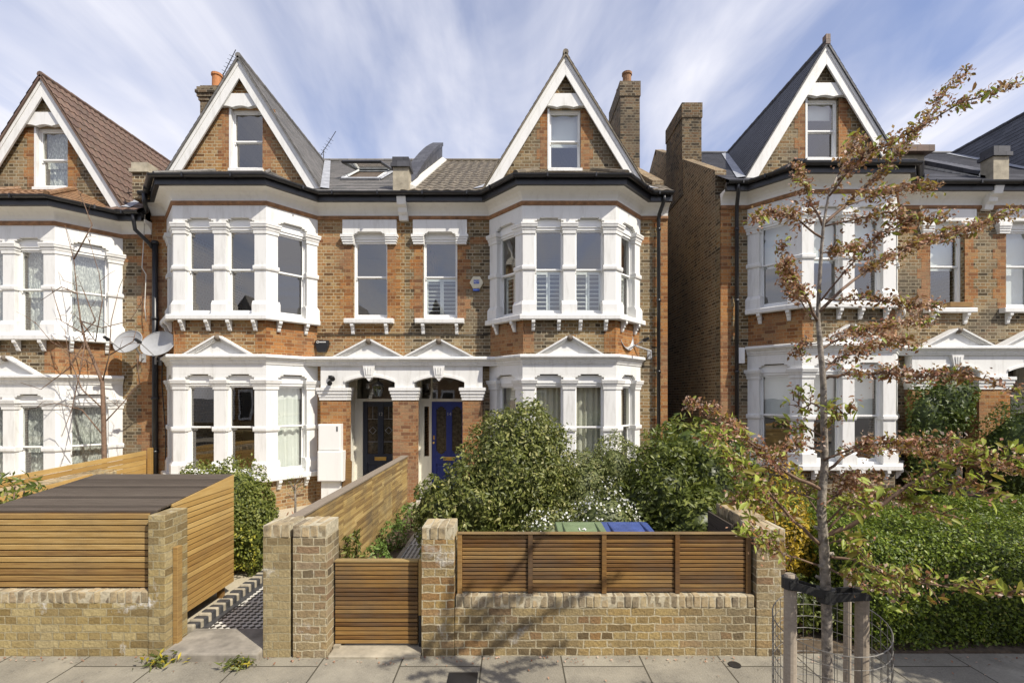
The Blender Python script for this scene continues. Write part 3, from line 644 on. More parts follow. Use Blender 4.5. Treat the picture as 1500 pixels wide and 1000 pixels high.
def house(name, label, xc, s, party, outer, dz, brick, roofmat, gablemat, dress_up, dress_down, dress_small, dress_gable,
          arch=None, door=None, doormat=None, number=None, small=None, bay=True, porch=True, gwin=0.0, gp_=10.08, corr=False, quoin=True, clay=False, white='white'):
    """xc bay centre; s = +1 when the front door lies to the right of the bay; party/outer = world x of the house's two ends"""
    root = thing(name, label, 'house', (xc, YW, dz), 'terraced houses along the street')
    X = lambda u: xc+s*u
    lo, hi = min(party, outer), max(party, outer)
    Z = lambda z: z+dz
    PP = [(xc-1.705,YW),(xc-.975,YB),(xc+.975,YB),(xc+1.705,YW)]
    ordx = lambda a, b: (min(a,b), max(a,b))
    # ---- brick wall of the front with its openings
    holes = []
    if bay: holes += [(xc-1.6, xc+1.6, Z(.82), Z(2.9)), (xc-1.6, xc+1.6, Z(4.15), Z(6.2))]
    if small is not None: holes.append((small-.39, small+.39, Z(4.2), Z(6.17)))
    if arch is not None: holes.append((arch-.62, arch+.62, Z(.12), Z(2.97)))
    mb = MB(); wall_grid(mb, lo, hi, -.1, Z(6.72), holes, YW, .28)
    # gable wall in the roof, with its window opening
    gw0, gw1 = xc+gwin-.36, xc+gwin+.36; gz0, gz1 = Z(7.58), Z(8.97); pk = Z(gp_-.06); hw = 1.86; gs = (gp_-.06-6.72)/hw
    gx = lambda z: (pk-z)/gs
    y = YW
    def gpoly(pts): mb.prism([(a, y, b) for a, b in pts], (0, .25, 0))
    gpoly([(xc-hw, Z(6.72)), (xc+hw, Z(6.72)), (xc+gx(gz0), gz0), (xc-gx(gz0), gz0)])
    gpoly([(xc-gx(gz0), gz0), (gw0, gz0), (gw0, gz1), (xc-gx(gz1), gz1)])
    gpoly([(gw1, gz0), (xc+gx(gz0), gz0), (xc+gx(gz1), gz1), (gw1, gz1)])
    gpoly([(xc-gx(gz1), gz1), (xc+gx(gz1), gz1), (xc, pk)])
    # bay masonry
    if bay:
        mb.sweep(PP, [(-.25,-.1),(-.02,-.1),(-.02,Z(.70)),(-.25,Z(.70))])
        mb.sweep(PP, [(-.25,Z(3.2)),(-.02,Z(3.2)),(-.02,Z(4.08)),(-.25,Z(4.08))])
    mb.build('wall', brick, root, recalc=True)
    # side walls that rise with the roof
    mb = MB()
    for (x, th) in ((outer, .26), (party, .12)):
        x0, x1 = (x, x+th) if x == lo else (x-th, x)
        up = .24 if (x == outer) else .0
        pr = [(YW+.29,-.1),(21,-.1),(21,Z(7.0+up)),(16,Z(10.1+up)),(YW+.29,Z(roof_z(YW+.29)-.12+up))]
        mb = MB(); mb.prism([(x0, a, b) for a, b in pr], (x1-x0, 0, 0)); mb.build('side_wall', 'brick_flank', root)
    # inside: floors, rear partition
    mb = MB(); mb.box(lo+.27, hi-.27, 14.2, 14.25, -.1, Z(6.9))
    for z in (3.12, 6.45):
        mb.box(lo+.27, hi-.27, YW+.3, 14.2, Z(z), Z(z+.12))
        if bay: mb.prism([(p[0]+(.3 if i < 2 else -.3), p[1]+.25, Z(z)) for i, p in enumerate(PP)], (0,0,.1))
    mb.build('ceiling', 'interior', root)
    mb = MB(); mb.box(lo+.27, hi-.27, YW+.3, 14.2, Z(.02), Z(.18))
    mb.build('floor', 'interior_dark', root)
    # ---- red brick dressings
    if quoin:
        def dress_(nm, f): m_ = MB(); f(m_); m_.build(nm, 'brick_red', root)
        if small is not None:
            for sg in (-1, 1): dress_('window_brickwork', lambda m_: toothed(m_, small+sg*.39, Z(4.2), Z(5.88), sg, YW, .2, .1))
        for sg, gx0 in ((-1, gw0), (1, gw1)): dress_('window_brickwork', lambda m_: toothed(m_, gx0, Z(7.6), Z(8.95), sg, YW, .2, .08))
        sg = 1 if outer == lo else -1
        dress_('corner_brickwork', lambda m_: toothed(m_, outer, Z(.2), Z(6.45), sg, YW, .24, .1))
        if bay:
            for (p, q) in ((PP[0], PP[1]), (PP[2], PP[3])):
                dress_('bay_brickwork', lambda m_: m_.sweep([p, q], [(-.05,Z(3.32)),(-.012,Z(3.32)),(-.012,Z(4.03)),(-.05,Z(4.03))]))
            for sx in (-.975, .975-.26): dress_('bay_brickwork', lambda m_: m_.box(xc+sx+.02, xc+sx+.24, YB+.014, YB+.05, Z(3.36), Z(4.03)))
        for (a, b) in ((lo+.25, xc-1.72), (xc+1.72, hi-.02)):
            cut = [(a, b)]
            if small is not None and a < small < b: cut = [(a, small-.68), (small+.68, b)]
            for (a2, b2) in cut:
                if b2-a2 > .1: dress_('brick_band', lambda m_: m_.box(a2, b2, YW-.003, YW+.02, Z(5.9), Z(6.05)))
    # ---- eaves: terracotta band, plaster cove, fascia, gutter along the whole front
    path = [(lo, YW)] + (PP if bay else []) + [(hi, YW)]
    mb = MB(); mb.sweep(path, [(-.05,Z(6.43)),(.035,Z(6.44)),(.05,Z(6.47)),(.045,Z(6.52)),(-.05,Z(6.52))]); mb.build('terracotta_band', 'band', root)
    cv = [(.02,6.52),(.03,6.58),(.06,6.64),(.12,6.70),(.20,6.735),(.30,6.75),(.30,6.80),(-.02,6.80)]
    mb = MB(); mb.sweep(path, [(a, Z(b)) for a, b in cv]); mb.build('eaves_cove', 'cove', root)
    mb = MB(); mb.sweep(path, [(.24,Z(6.742)),(.325,Z(6.742)),(.325,Z(6.92)),(.24,Z(6.92))])
    gut = [(.33+.065-.065*math.cos(t), 6.915-.065*math.sin(t)) for t in [math.pi*i/8 for i in range(9)]]
    gut2 = [(.33+.065-.056*math.cos(t), 6.915-.056*math.sin(t)) for t in [math.pi*i/8 for i in range(8,-1,-1)]]
    mb.sweep(path, [(a, Z(b)) for a, b in gut+gut2])
    for i in range(len(path)-1):
        L = (Vector(path[i+1])-Vector(path[i])).length; tt = (Vector(path[i+1])-Vector(path[i])).normalized(); k = max(1, int(L/.9))
        for q in range(k):
            mb.obox(path[i], tt, L*(q+.5)/k-.015, L*(q+.5)/k+.015, .32, .468, Z(6.845), Z(6.925))
    mb.build('gutter', 'black', root)
    # ---- bay
    if bay:
        bay_floor(root, PP, Z(.78), Z(1.76), Z(2.62), Z(2.80), Z(3.14), dress_down, Z(2.66))
        bay_floor(root, PP, Z(4.15), Z(5.14), Z(5.88), Z(6.07), Z(6.44), dress_up, Z(5.94))
        l01 = (Vector(PP[1])-Vector(PP[0])); tL = l01.normalized(); tR = (Vector(PP[3])-Vector(PP[2])).normalized(); ll = l01.length
        spots = [(PP[0], tL, ll*.25), (PP[0], tL, ll*.78), (PP[1], Vector((1,0)), .22), (PP[1], Vector((1,0)), .75), (PP[1], Vector((1,0)), 1.2), (PP[1], Vector((1,0)), 1.73), (PP[2], tR, ll*.22), (PP[2], tR, ll*.75)]
        sill_with_corbels(root, PP, Z(4.03), Z(4.15), .14, spots)
        sill_with_corbels(root, PP, Z(.66), Z(.78), .12, spots, .2)
        # pediment over the ground floor bay
        pediment(root, xc, YB, Z(3.31), .72, .42, white)
        # little hipped roof over the bay
        mb = MB(); bm_ = 'tile_clay' if clay else roofmat
        E = [(xc-2.05,10.62),(xc-1.13,9.80),(xc+1.13,9.80),(xc+2.05,10.62)]; ze = Z(6.93); T = [(xc-.62, YW+.02, Z(7.55)), (xc+.62, YW+.02, Z(7.55))]
        roof_courses(mb, (*E[1],ze), (*E[2],ze), T[1], T[0], 8, .014, .012 if corr else 0, .2)
        roof_courses(mb, (xc-1.9,YW+.02,ze), (*E[1],ze), T[0], (T[0][0]-.02,T[0][1],T[0][2]), 8, .014)
        roof_courses(mb, (*E[2],ze), (xc+1.9,YW+.02,ze), (T[1][0]+.02,T[1][1],T[1][2]), T[1], 8, .014)
        for sg, e, t_ in ((-1, E[1], T[0]), (1, E[2], T[1])):
            mb.tube([(e[0],e[1],ze+.03), (t_[0],t_[1]-.02,t_[2]+.02)], .06 if clay or corr else .035, 8)
        mb.build('bay_roof', bm_, root)
    # ---- gable boards, soffit, lintel
    top, bot = Z(gp_), Z(6.90); hw2 = 1.93; yb = 10.86
    dvec = Vector((hw2, bot-top)).normalized(); perp = Vector((-dvec.y, dvec.x)) ; wd = .225
    for sg in (-1, 1):
        o0 = (xc, top); o1 = (xc+sg*hw2, bot)
        drop = wd/abs(dvec.x) if False else wd*math.hypot(hw2, top-bot)/hw2
        mb = MB(); mb.prism([(o0[0],yb,o0[1]), (o1[0],yb,o1[1]), (o1[0]-sg*wd*1.16,yb,o1[1]), (o0[0],yb,o0[1]-drop)], (0,.04,0))
        mb.prism([(o0[0],yb-.016,o0[1]), (o1[0],yb-.016,o1[1]), (o1[0]-sg*.08,yb-.016,o1[1]), (o0[0],yb-.016,o0[1]-drop*.28)], (0,.015,0))
        mb.build('bargeboard', white, root, bevel=.004)
    mb = MB()
    for sg in (-1, 1):
        d0 = .16
        mb.prism([(xc,yb+.041,top-d0), (xc+sg*(hw2-.06),yb+.041,bot-.03), (xc+sg*(hw2-.06),yb+.041,bot+.01), (xc,yb+.041,top-d0+.05)], (0,YW-yb-.04,0))
    mb.build('gable_soffit', white, root)
    mb = MB(); zl0, zl1 = Z(8.95), Z(9.26); cx2 = xc
    wl0, wl1 = (top-.2-zl0)/(top-bot)*hw2, (top-.2-zl1)/(top-bot)*hw2
    low = [(cx2+wl0*(-1+2*i/24), zl0+.035*abs(math.sin(i/24*math.pi*3))) for i in range(25)]
    mb.prism([(a, YW-.09, b) for a, b in low]+[(cx2+wl1, YW-.09, zl1), (cx2-wl1, YW-.09, zl1)], (0,.085,0))
    mb.build('gable_lintel', white, root)
    if dress_gable != 'none':
        gw = window(root, (xc+gwin, YW), Vector((1,0)), .72, gz0, gz1, (gz0+gz1)/2-.02, dep=.07, dress=dress_gable)
        mb = MB(); mb.box(gw0-.035, gw0+.012, YW-.012, YW+.068, gz0, gz1-.004); mb.build('window_reveal', white, root)
        mb = MB(); mb.box(gw0-.03, gw1+.03, YW-.07, YW+.06, gz0-.05, gz0+.012); mb.build('sill', white, root)
    # ---- roofs
    mb = MB(); ye = 10.58; ntile = 17 if corr else 26
    roof_courses(mb, (lo,ye,Z(roof_z(ye))), (hi,ye,Z(roof_z(ye))), (hi,16,Z(roof_z(16))), (lo,16,Z(roof_z(16))), ntile, .016, .022 if corr else 0, .24)
    mb.poly([(lo,16,Z(roof_z(16))), (hi,16,Z(roof_z(16))), (hi,21.4,Z(roof_z(16)-3.2)), (lo,21.4,Z(roof_z(16)-3.2))])
    mb.tube([(lo,16,Z(roof_z(16))+.02),(hi,16,Z(roof_z(16))+.02)], .07, 8)
    rf = mb.build('roof', roofmat, root, recalc=False)
    mb = MB(); yf = 10.81; rz = Z(gp_+.05); ez = Z(6.9); hw3 = 1.97
    ng = 14 if gablemat == 'tile_brown' else 22
    for sg in (-1, 1):
        roof_courses(mb, (xc+sg*hw3,yf,ez), (xc+sg*hw3,16.3,ez), (xc,16.3,rz), (xc,yf,rz), ng, .022 if ng == 14 else .012, .02 if ng == 14 else 0, .16)
        mb.prism([(xc,yf,rz), (xc+sg*hw3,yf,ez), (xc+sg*hw3,yf,ez-.05), (xc,yf,rz-.075)], (0,.25,0))
    n = 14
    for i in range(n):
        y0 = yf+(16-yf)*i/n; mb.tube([(xc,y0,rz+.005),(xc,y0+(16-yf)/n+.03,rz+.005)], [.065,.058], 8)
    mb.build('gable_roof', gablemat, root, recalc=False)
    mb = MB()                                          # valley flashings
    for sg in (-1, 1):
        pts = []
        for (yy) in (10.75, 15.9):
            zz = roof_z(yy); uu = (10.13-zz)/(10.13-6.9)*hw3; pts.append((xc+sg*uu, yy, Z(zz)))
        a, b = map(Vector, pts); o1 = Vector((sg*.17,0,.035)); o2 = Vector((-sg*.03,0,.06))
        mb.poly([a+o2, a+o1, b+o1, b+o2])
    mb.build('valley_flashing', 'lead', root, recalc=False)
    # ---- small first-floor window over the door
    if small is not None:
        window(root, (small, YW), Vector((1,0)), .78, Z(4.2), Z(6.02), Z(5.16), dep=.10, dress=dress_small)
        mb = MB(); y0 = YW-.06
        lin = [(small-.61,6.09),(small-.34,6.09),(small-.34,6.12),(small-.30,6.12),(small-.26,6.16),(small+.26,6.16),(small+.30,6.12),(small+.34,6.12),(small+.34,6.09),(small+.61,6.09),(small+.61,6.43),(small-.61,6.43)]
        mb.prism([(a,y0,Z(b)) for a, b in lin], (0,.06+.09,0))
        for sg in (-1, 1):
            for (e, a, b) in ((.0,5.88,5.93),(.015,5.93,5.985),(.03,5.985,6.03),(.045,6.03,6.09)):
                x0, x1 = ordx(small+sg*.36, small+sg*(.60+e)); mb.box(x0 - (.0 if sg > 0 else 0), x1, y0-.01-e, YW+.09, Z(a), Z(b))
        mb.build('window_lintel', white, root, bevel=.003)
        sill_with_corbels(root, [(small-.55,YW),(small+.55,YW)], Z(4.08), Z(4.2), .15, [((small,YW), Vector((1,0)), -.38), ((small,YW), Vector((1,0)), .38)], .24, .13)
    # ---- cornice over ground floor + porch
    cp = []
    if bay: cp += [PP[0], PP[1], PP[2], PP[3]]
    if porch:
        pe = party; pi = X(1.85)
        if s > 0: cp = ([PP[0],PP[1],PP[2],(xc+1.516,YP)] if bay else [(pi,YP)])+[(pe,YP)]
        else: cp = [(pe,YP)]+([(xc-1.516,YP),PP[1],PP[2],PP[3]] if bay else [(pi,YP)])
    if len(cp) > 1:
        pr = [(-.25,3.12),(.03,3.12),(.035,3.15),(.055,3.17),(.055,3.20),(.09,3.225),(.10,3.25),(.135,3.26),(.135,3.30),(.12,3.32),(-.25,3.345)]
        mb = MB(); mb.sweep(cp, [(a, Z(b)) for a, b in pr]); mb.build('cornice', white, root, bevel=.003)
    if porch: build_porch(root, X, s, party, dz, arch, door, doormat, number, white)
    return root, rf

def pediment(root, cx, y, z, hw, h, white):
    mb = MB(); mb.prism([(cx-hw+.02,y-.02,z),(cx+hw-.02,y-.02,z),(cx,y-.02,z+h-.02)], (0,.2,0))
    for sg in (-1, 1):
        L = Vector((hw, 0, h)); nrm = Vector((-h, 0, hw)).normalized()
        for (d0, d1, yy) in ((0, .035, .10), (.035, .065, .07), (.065, .09, .045)):
            a = Vector((0,0,h)); b = Vector((hw,0,0)); q = Vector((0,0,1))
            k0, k1 = d0*math.hypot(hw,h)/hw, d1*math.hypot(hw,h)/hw
            xs = .055; f = xs/hw
            p0 = Vector((xs,0,h*(1-f)-k0)); p1 = Vector((hw,0,-0+(.0-k0))); 
            pts = [(xs, h*(1-f)-k0), (hw-(k0)*hw/h, 0), (hw-(k1)*hw/h, 0), (xs, h*(1-f)-k1)]
            mb.prism([(cx+sg*a2, y-.02-yy, z+b2+.004) for a2, b2 in pts], (0, yy+.05, 0))
    p = mb.build('pediment', white, root)
    m2 = MB(); m2.lathe((cx, y-.07, z+h-.14), [(.0,0),(.04,.01),(.065,.05),(.07,.08),(.055,.115),(.02,.135),(0,.14)], 12); m2.build('ornament', 'ornament', p, smooth=True)
    return p

def build_porch(root, X, s, party, dz, arch, door, doormat, number, white):
    Z = lambda z: z+dz
    pin = X(1.86); hw = .52
    # brick piers
    for nm, (a, b) in (('pier', (pin, arch-s*hw)), ('pier', (arch+s*hw, party))):
        x0, x1 = min(a,b), max(a,b)
        mb = MB(); mb.box(x0, x1, YP, YW-.001 if False else YW+.1, -.1, Z(2.40)); pb = mb.build('porch_pier', 'brick_red', root)
        mb = MB()
        for (e, q0, q1) in ((.02,2.36,2.43),(.035,2.43,2.5),(.055,2.5,2.57),(.075,2.57,2.64)):
            ea = e if x0 != min(party, x0) or abs(x0-party) > .01 else 0
            eb = e if abs(x1-party) > .01 else 0
            ea = e if abs(x0-party) > .01 else 0
            mb.box(x0-ea, x1+eb, YP-e, YW+.1, Z(q0), Z(q1))
        mb.build('capital', white, pb, bevel=.003)
    # spandrel with segmental arch
    n = 16; zs, zj, zc = 2.64, 2.76, 2.88; xo0, xo1 = min(pin, party), max(pin, party)
    ha = .56; arc = [(arch-ha+2*ha*i/n, zj+(zc-zj)*(1-(2*i/n-1)**2)) for i in range(n+1)]
    mb = MB()
    # split the concave face into strips so that it triangulates cleanly
    mb.box(xo0, arch-ha, YP+.01, YW+.1, Z(zs), Z(3.125)); mb.box(arch+ha, xo1, YP+.01, YW+.1, Z(zs), Z(3.125))
    for i in range(n):
        (a,b),(c,d) = arc[i], arc[i+1]
        mb.prism([(a,YP+.01,Z(b)),(c,YP+.01,Z(d)),(c,YP+.01,Z(3.125)),(a,YP+.01,Z(3.125))], (0,.3,0))
        mb.prism([(a,YP-.02,Z(b)),(c,YP-.02,Z(d)),(c,YP-.02,Z(d+.05)),(a,YP-.02,Z(b+.05))], (0,.03,0))
    mb.build('porch_arch', white, root)
    mb = MB(); mb.prism([(arch-.13,YP-.06,Z(3.12)),(arch+.13,YP-.06,Z(3.12)),(arch+.085,YP-.06,Z(2.86)),(arch-.085,YP-.06,Z(2.86))], (0,.2,0))
    for q in (-.05, 0, .05): mb.prism([(arch+q*1.2-.012,YP-.075,Z(3.08)),(arch+q*1.2+.012,YP-.075,Z(3.08)),(arch+q*.9+.01,YP-.075,Z(2.92)),(arch+q*.9-.01,YP-.075,Z(2.92))], (0,.016,0))
    mb.prism([(arch-.07,YP-.05,Z(2.86)),(arch+.07,YP-.05,Z(2.86)),(arch,YP-.05,Z(2.78))], (0,.15,0))
    mb.build('keystone', white, root)
    pediment(root, arch, YP, Z(3.31), .80, .42, white)
    # recess lining, floor, step
    yd = 11.72
    mb = MB(); a, b = arch-.62, arch+.62
    mb.box(a-.08, a, YW+.02, yd+.06, Z(.12), Z(3.0)); mb.box(b, b+.08, YW+.02, yd+.06, Z(.12), Z(3.0)); mb.box(a, b, YW+.1, yd+.06, Z(2.93), Z(3.0))
    mb.build('porch_lining', 'cream' if doormat != 'none' else white, root)
    mb = MB(); mb.box(a, b, YP+.02, yd+.1, Z(.02), Z(.2)); mb.build('porch_floor', 'checker_small', root)
    mb = MB(); mb.box(a-.0, b, YP-.32, YP+.018, -.1, Z(.1)); mb.build('doorstep', 'stone', root, bevel=.012)
    # door set
    d0, d1 = door                     # door leaf x range
    mb = MB(); fz = Z(2.32)
    mb.box(a+.001, b-.001, yd-.04, yd+.05, fz, fz+.07)                                  # transom bar
    mb.box(a+.001, a+.05, yd-.03, yd+.05, Z(.2), Z(2.93)); mb.box(b-.05, b-.001, yd-.03, yd+.05, Z(.2), Z(2.93))
    mb.box(a+.05, b-.05, yd-.03, yd+.05, Z(2.88), Z(2.929))
    s0, s1 = (a+.05, d0) if d0-a > b-d1 else (d1, b-.05)                                 # sidelight bay
    for q0, q1 in ((s0, s0+.07), (s1-.06, s1)): mb.box(q0, q1, yd-.03, yd+.05, Z(.2), fz)
    mb.box(s0+.07, s1-.06, yd-.028, yd+.05, Z(.2), Z(1.0)); mb.box(s0+.07, s1-.06, yd-.028, yd+.05, Z(2.2), fz)
    o0, o1 = (d1, b-.05) if s0 < d0 else (a+.05, d0)
    if o1-o0 > .01: mb.box(o0, o1, yd-.03, yd+.05, Z(.2), fz)
    xm = d0 if s0 < d0 else d1; mb.box(xm-.02, xm+.02, yd-.03, yd+.05, fz+.07, Z(2.88))
    fr = mb.build('door_frame', 'cream' if doormat != 'none' else 'white', root, bevel=.004)
    g = MB(); g.poly([(a+.05,yd,fz+.07),(b-.05,yd,fz+.07),(b-.05,yd,Z(2.88)),(a+.05,yd,Z(2.88))]); g.poly([(s0+.07,yd+.01,Z(1)),(s1-.06,yd+.01,Z(1)),(s1-.06,yd+.01,Z(2.2)),(s0+.07,yd+.01,Z(2.2))])
    g.build('pane', 'glass', fr, recalc=False)
    # leaf: stiles, rails, two tall lights, lower panels
    w = d1-d0; xm = (d0+d1)/2; mb = MB(); y0, y1 = yd-.01, yd+.035
    za, zb = Z(1.05), Z(2.2)
    st = .11; ms = .07
    mb.box(d0+.003, d0+st, y0, y1, Z(.21), fz); mb.box(d1-st, d1-.003, y0, y1, Z(.21), fz); mb.box(xm-ms, xm+ms, y0, y1, Z(.21), fz)
    for q0, q1 in ((d0+st, xm-ms), (xm+ms, d1-st)):
        mb.box(q0, q1, y0, y1, Z(.21), Z(.33)); mb.box(q0, q1, y0, y1, Z(.82), za); mb.box(q0, q1, y0, y1, zb, fz)
        mb.box(q0, q1, y0+.022, y1, Z(.33), Z(.82)); mb.box(q0+.04, q1-.04, y0+.010, y0+.022, Z(.38), Z(.77))
    dm = doormat if doormat != 'none' else 'door_navy'
    if number == '14':                # the blue door's lights have rounded ends with pale beads
        for q0, q1 in ((d0+st, xm-ms), (xm+ms, d1-st)):
            hh = (q1-q0)/2; cx = (q0+q1)/2
            for zz, sg in ((zb, -1), (za, 1)):
                for i in range(6):
                    x0 = q0+(q1-q0)*i/6; x1 = q0+(q1-q0)*(i+1)/6; e = .10*abs(((x0+x1)/2-cx)/hh)**2
                    z0, z1 = sorted((zz, zz+sg*e)); 
                    if z1-z0 > .004: mb.box(x0, x1, y0+.003, y1, z0, z1)
    lf = mb.build('door', dm, root, bevel=.004)
    m2 = MB()
    for q0, q1 in ((d0+st, xm-ms), (xm+ms, d1-st)): m2.poly([(q0,y0+.025,za),(q1,y0+.025,za),(q1,y0+.025,zb),(q0,y0+.025,zb)])
    m2.build('leaded_glass', 'door_glass', lf, recalc=False)
    if number != '14':
        m2 = MB(); 
        for q0, q1 in ((d0+st, xm-ms), (xm+ms, d1-st)):
            cx = (q0+q1)/2
            for zz in (Z(1.35), Z(1.9)): m2.box(q0, q1, y0+.012, y0+.02, zz-.005, zz+.005)
            m2.box(cx-.004, cx+.004, y0+.012, y0+.02, Z(1.9), zb)
            for k in range(4):
                t0, t1 = math.pi/2*k, math.pi/2*(k+1); rr = .085; zz = Z(1.62)
                m2.tube([(cx+rr*math.cos(t0), y0+.016, zz+rr*math.sin(t0)), (cx+rr*math.cos(t1), y0+.016, zz+rr*math.sin(t1))], .005, 5)
        m2.build('leading', 'lead', lf)
    m2 = MB(); m2.box(xm-.14, xm+.14, y0-.012, y0-.001, Z(.90), Z(.985)); m2.box(xm-.10, xm+.10, y0-.018, y0-.011, Z(.918), Z(.967)); m2.build('letterbox', 'brass', lf, bevel=.004)
    kx = d0+.055 if s0 < d0 else d1-.055
    m2 = MB(); m2.lathe((kx, y0-.03, Z(1.33)), [(0,-.03),(.025,-.02),(.03,0),(.025,.02),(0,.03)], 12); m2.box(kx-.02, kx+.02, y0-.012, y0, Z(1.4), Z(1.5)); m2.build('door_knob', 'brass', lf, smooth=False)
    if number:
        bs = BASES[root.name]['base']; text_mesh('door_number', number, .115, .004, 'steel', lf, Vector((xm, y0-.006, Z(1.98)))-bs, (R(90),0,0))

PARTY12, PARTY23, PARTY45 = -8.17, -2.44, 10.72
H1, R1 = house('terraced_house', 'brick house with brown ribbed tile gable roof and lace curtains behind the bare twiggy tree', -10.54, -1, -14.2, PARTY12, -.42, 'brick_yellow', 'tile_brown', 'tile_brown',
      ['lace']*4, ['lace']*4, None, 'lace', bay=True, porch=False, corr=True, clay=True, white='white', gwin=.1, gp_=10.0)
H2, R2 = house('terraced_house', 'orange brick house with dark navy front door, slate roof and open skylight', -6.12, 1, PARTY23, PARTY12, 0, 'brick_orange', 'slate_grey', 'slate_grey',
      [None]*4, [None,None,None,'sheer'], None, None, arch=-3.17, door=(-3.60,-2.75), doormat='door_navy', number='12', small=-3.22, gwin=.1, gp_=10.0)
H3, R3 = house('terraced_house', 'brick house with royal blue front door and white louvred shutters upstairs', 1.2, -1, PARTY23, 3.53, 0, 'brick_yellow', 'tile_buff', 'tile_buff',
      ['shutter']*4, ['drape_left','drapes','drapes','drapes'], 'shutter', 'blind_half', arch=-1.62, door=(-1.94,-1.10), doormat='door_blue', number='14', small=-1.63, corr=True)
H4, R4 = house('terraced_house', 'brick house with steep dark slate gable and long bare side wall behind the cherry tree', 7.05, 1, PARTY45, 4.73, .24, 'brick_yellow', 'slate_dark', 'slate_dark',
      ['blind_half','blind_half','blind_half','blind_half'], ['blind_half']*4, 'blind_half', 'blind_quarter', arch=9.87, door=(9.5,10.35), doormat='none', number=None, small=9.88)
H5, R5 = house('terraced_house', 'house at the right edge of the terrace with pale blinds, only partly in view', 14.4, -1, PARTY45, 18.0, .24, 'brick_yellow', 'slate_dark', 'slate_dark',
      None, None, 'blind_full', 'none', arch=11.6, door=(11.2,12.05), doormat='none', number=None, small=11.6, bay=False)

# ------------------------------------------------------------------ chimneys, parapets, skylight, pipes
def chimney(root, x0, x1, y0, y1, z0, z1, corb=True, pots=1, mat='brick_sooty', potc='terracotta', red=False):
    mb = MB(); mb.box(x0, x1, y0, y1, z0, z1)
    if corb:
        for i, e in enumerate((.03, .06, .09, .06)): mb.box(x0-e, x1+e, y0-e, y1+e, z1-.42+i*.09, z1-.335+i*.09)
    else:
        mb.box(x0-.02, x1+.02, y0-.02, y1+.02, z1-.38, z1+.03)
    ch = mb.build('chimney', mat, root)
    for i in range(pots):
        m2 = MB(); cy = y0+(y1-y0)*(i+.5)/pots if pots > 1 else y0+.3
        m2.lathe(((x0+x1)/2, cy, z1), [(.16,0),(.15,.06),(.125,.1),(.12,.42),(.145,.44),(.145,.5),(.11,.5),(.10,.2)], 14); m2.build('chimney_pot', potc, ch, smooth=False)
    return ch
def cyl_pot(root): pass
c2 = P(307,150,13.6)
chimney(H2, -8.56, -8.0, 13.3, 14.4, 8.0, 10.97, True, 1)
c3 = MB(); chimney(H3, 3.02, 3.56, 13.5, 15.0, 7.5, 11.18, False, 2, potc='band')
chimney(H4, 4.71, 5.24, 13.4, 14.8, 8.0, 10.52, False, 0)

# parapet wall between the middle two houses, running up the roof under a slate coping
def parapet(root, x, w, dz, up0, up1, y_end, block='stone', mat='slate_dark', flash='mortar', side=1):
    mb = MB(); n = 12; L = []
    for i in range(n+1):
        y = 10.95+(y_end-10.95)*i/n; f = i/n; L.append((y, dz+roof_z(y)+up0+(up1-up0)*math.sin(min(1,f*1.15)*math.pi/2)))
    for i in range(n):
        (a,b),(c,d) = L[i], L[i+1]
        mb.prism([(x-w,a,dz+roof_z(a)-.2),(x-w,c,dz+roof_z(c)-.2),(x-w,c,d-.12),(x-w,a,b-.12)], (2*w,0,0))
        mb.prism([(x-w-.03,a,b-.12),(x-w-.03,c,d-.12),(x-w-.03,c,d),(x-w-.03,a,b)], (2*w+.06,0,0))
    p = mb.build('parapet_wall', mat, root)
    mb = MB(); y0 = 10.62; z0 = dz+roof_z(y0); mb.box(x-.17, x+.17, y0, y0+.3, z0-.05, z0+.74); b = mb.build('kneeler', block, root)
    mb = MB(); mb.box(x-.21, x+.21, y0-.05, y0+.34, z0+.52, z0+.60); mb.box(x-.18, x+.18, y0-.02, y0+.3, z0+.601, z0+.74); mb.build('kneeler_cap', 'slate_dark' if mat == 'slate_dark' else 'stone', b)
    mb = MB()
    for sg in (-1, 1):
        a, c = 10.8, y_end
        mb.prism([(x+sg*w,a,dz+roof_z(a)+.02),(x+sg*w,c,dz+roof_z(c)+.02),(x+sg*w,c,dz+roof_z(c)+.14),(x+sg*w,a,dz+roof_z(a)+.14)], (sg*(.15 if sg == side else .03),0,-.07))
    mb.build('mortar_fillet', flash, root)
parapet(H3, PARTY23, .14, 0, .12, .62, 16.0)
parapet(H2, PARTY12+.02, .15, -.12, .1, .25, 14.5, 'brick_flank', 'stone')
parapet(H4, PARTY45, .14, .24, .15, .25, 14.5, 'stone', 'slate_dark')
# console brackets under the eaves where two houses meet
for root, x, dz in ((H3, PARTY23, 0), (H4, PARTY45, .24)):
    mb = MB(); pts = [(YW,6.40),(YW-.10,6.40),(YW-.13,6.5),(YW-.20,6.55),(YW-.22,6.64),(YW-.32,6.68),(YW-.36,6.84),(YW,6.84)]
    mb.prism([(x-.10, a, b+dz) for a, b in pts], (.2,0,0)); mb.build('eaves_bracket', 'white', root, bevel=.004)
# low rendered wall with a tiled top behind the parapet of the right-hand pair
mb = MB(); mb.box(9.25, 10.55, 12.4, 14.5, 7.9, 8.62); dm = mb.build('dormer_wall', 'stone', H4)
mb = MB(); mb.prism([(9.1,12.2,8.62),(9.1,14.6,8.72),(9.1,14.6,8.95),(9.1,12.2,8.78)], (1.55,0,0)); mb.build('dormer_top', 'tile_brown', dm)
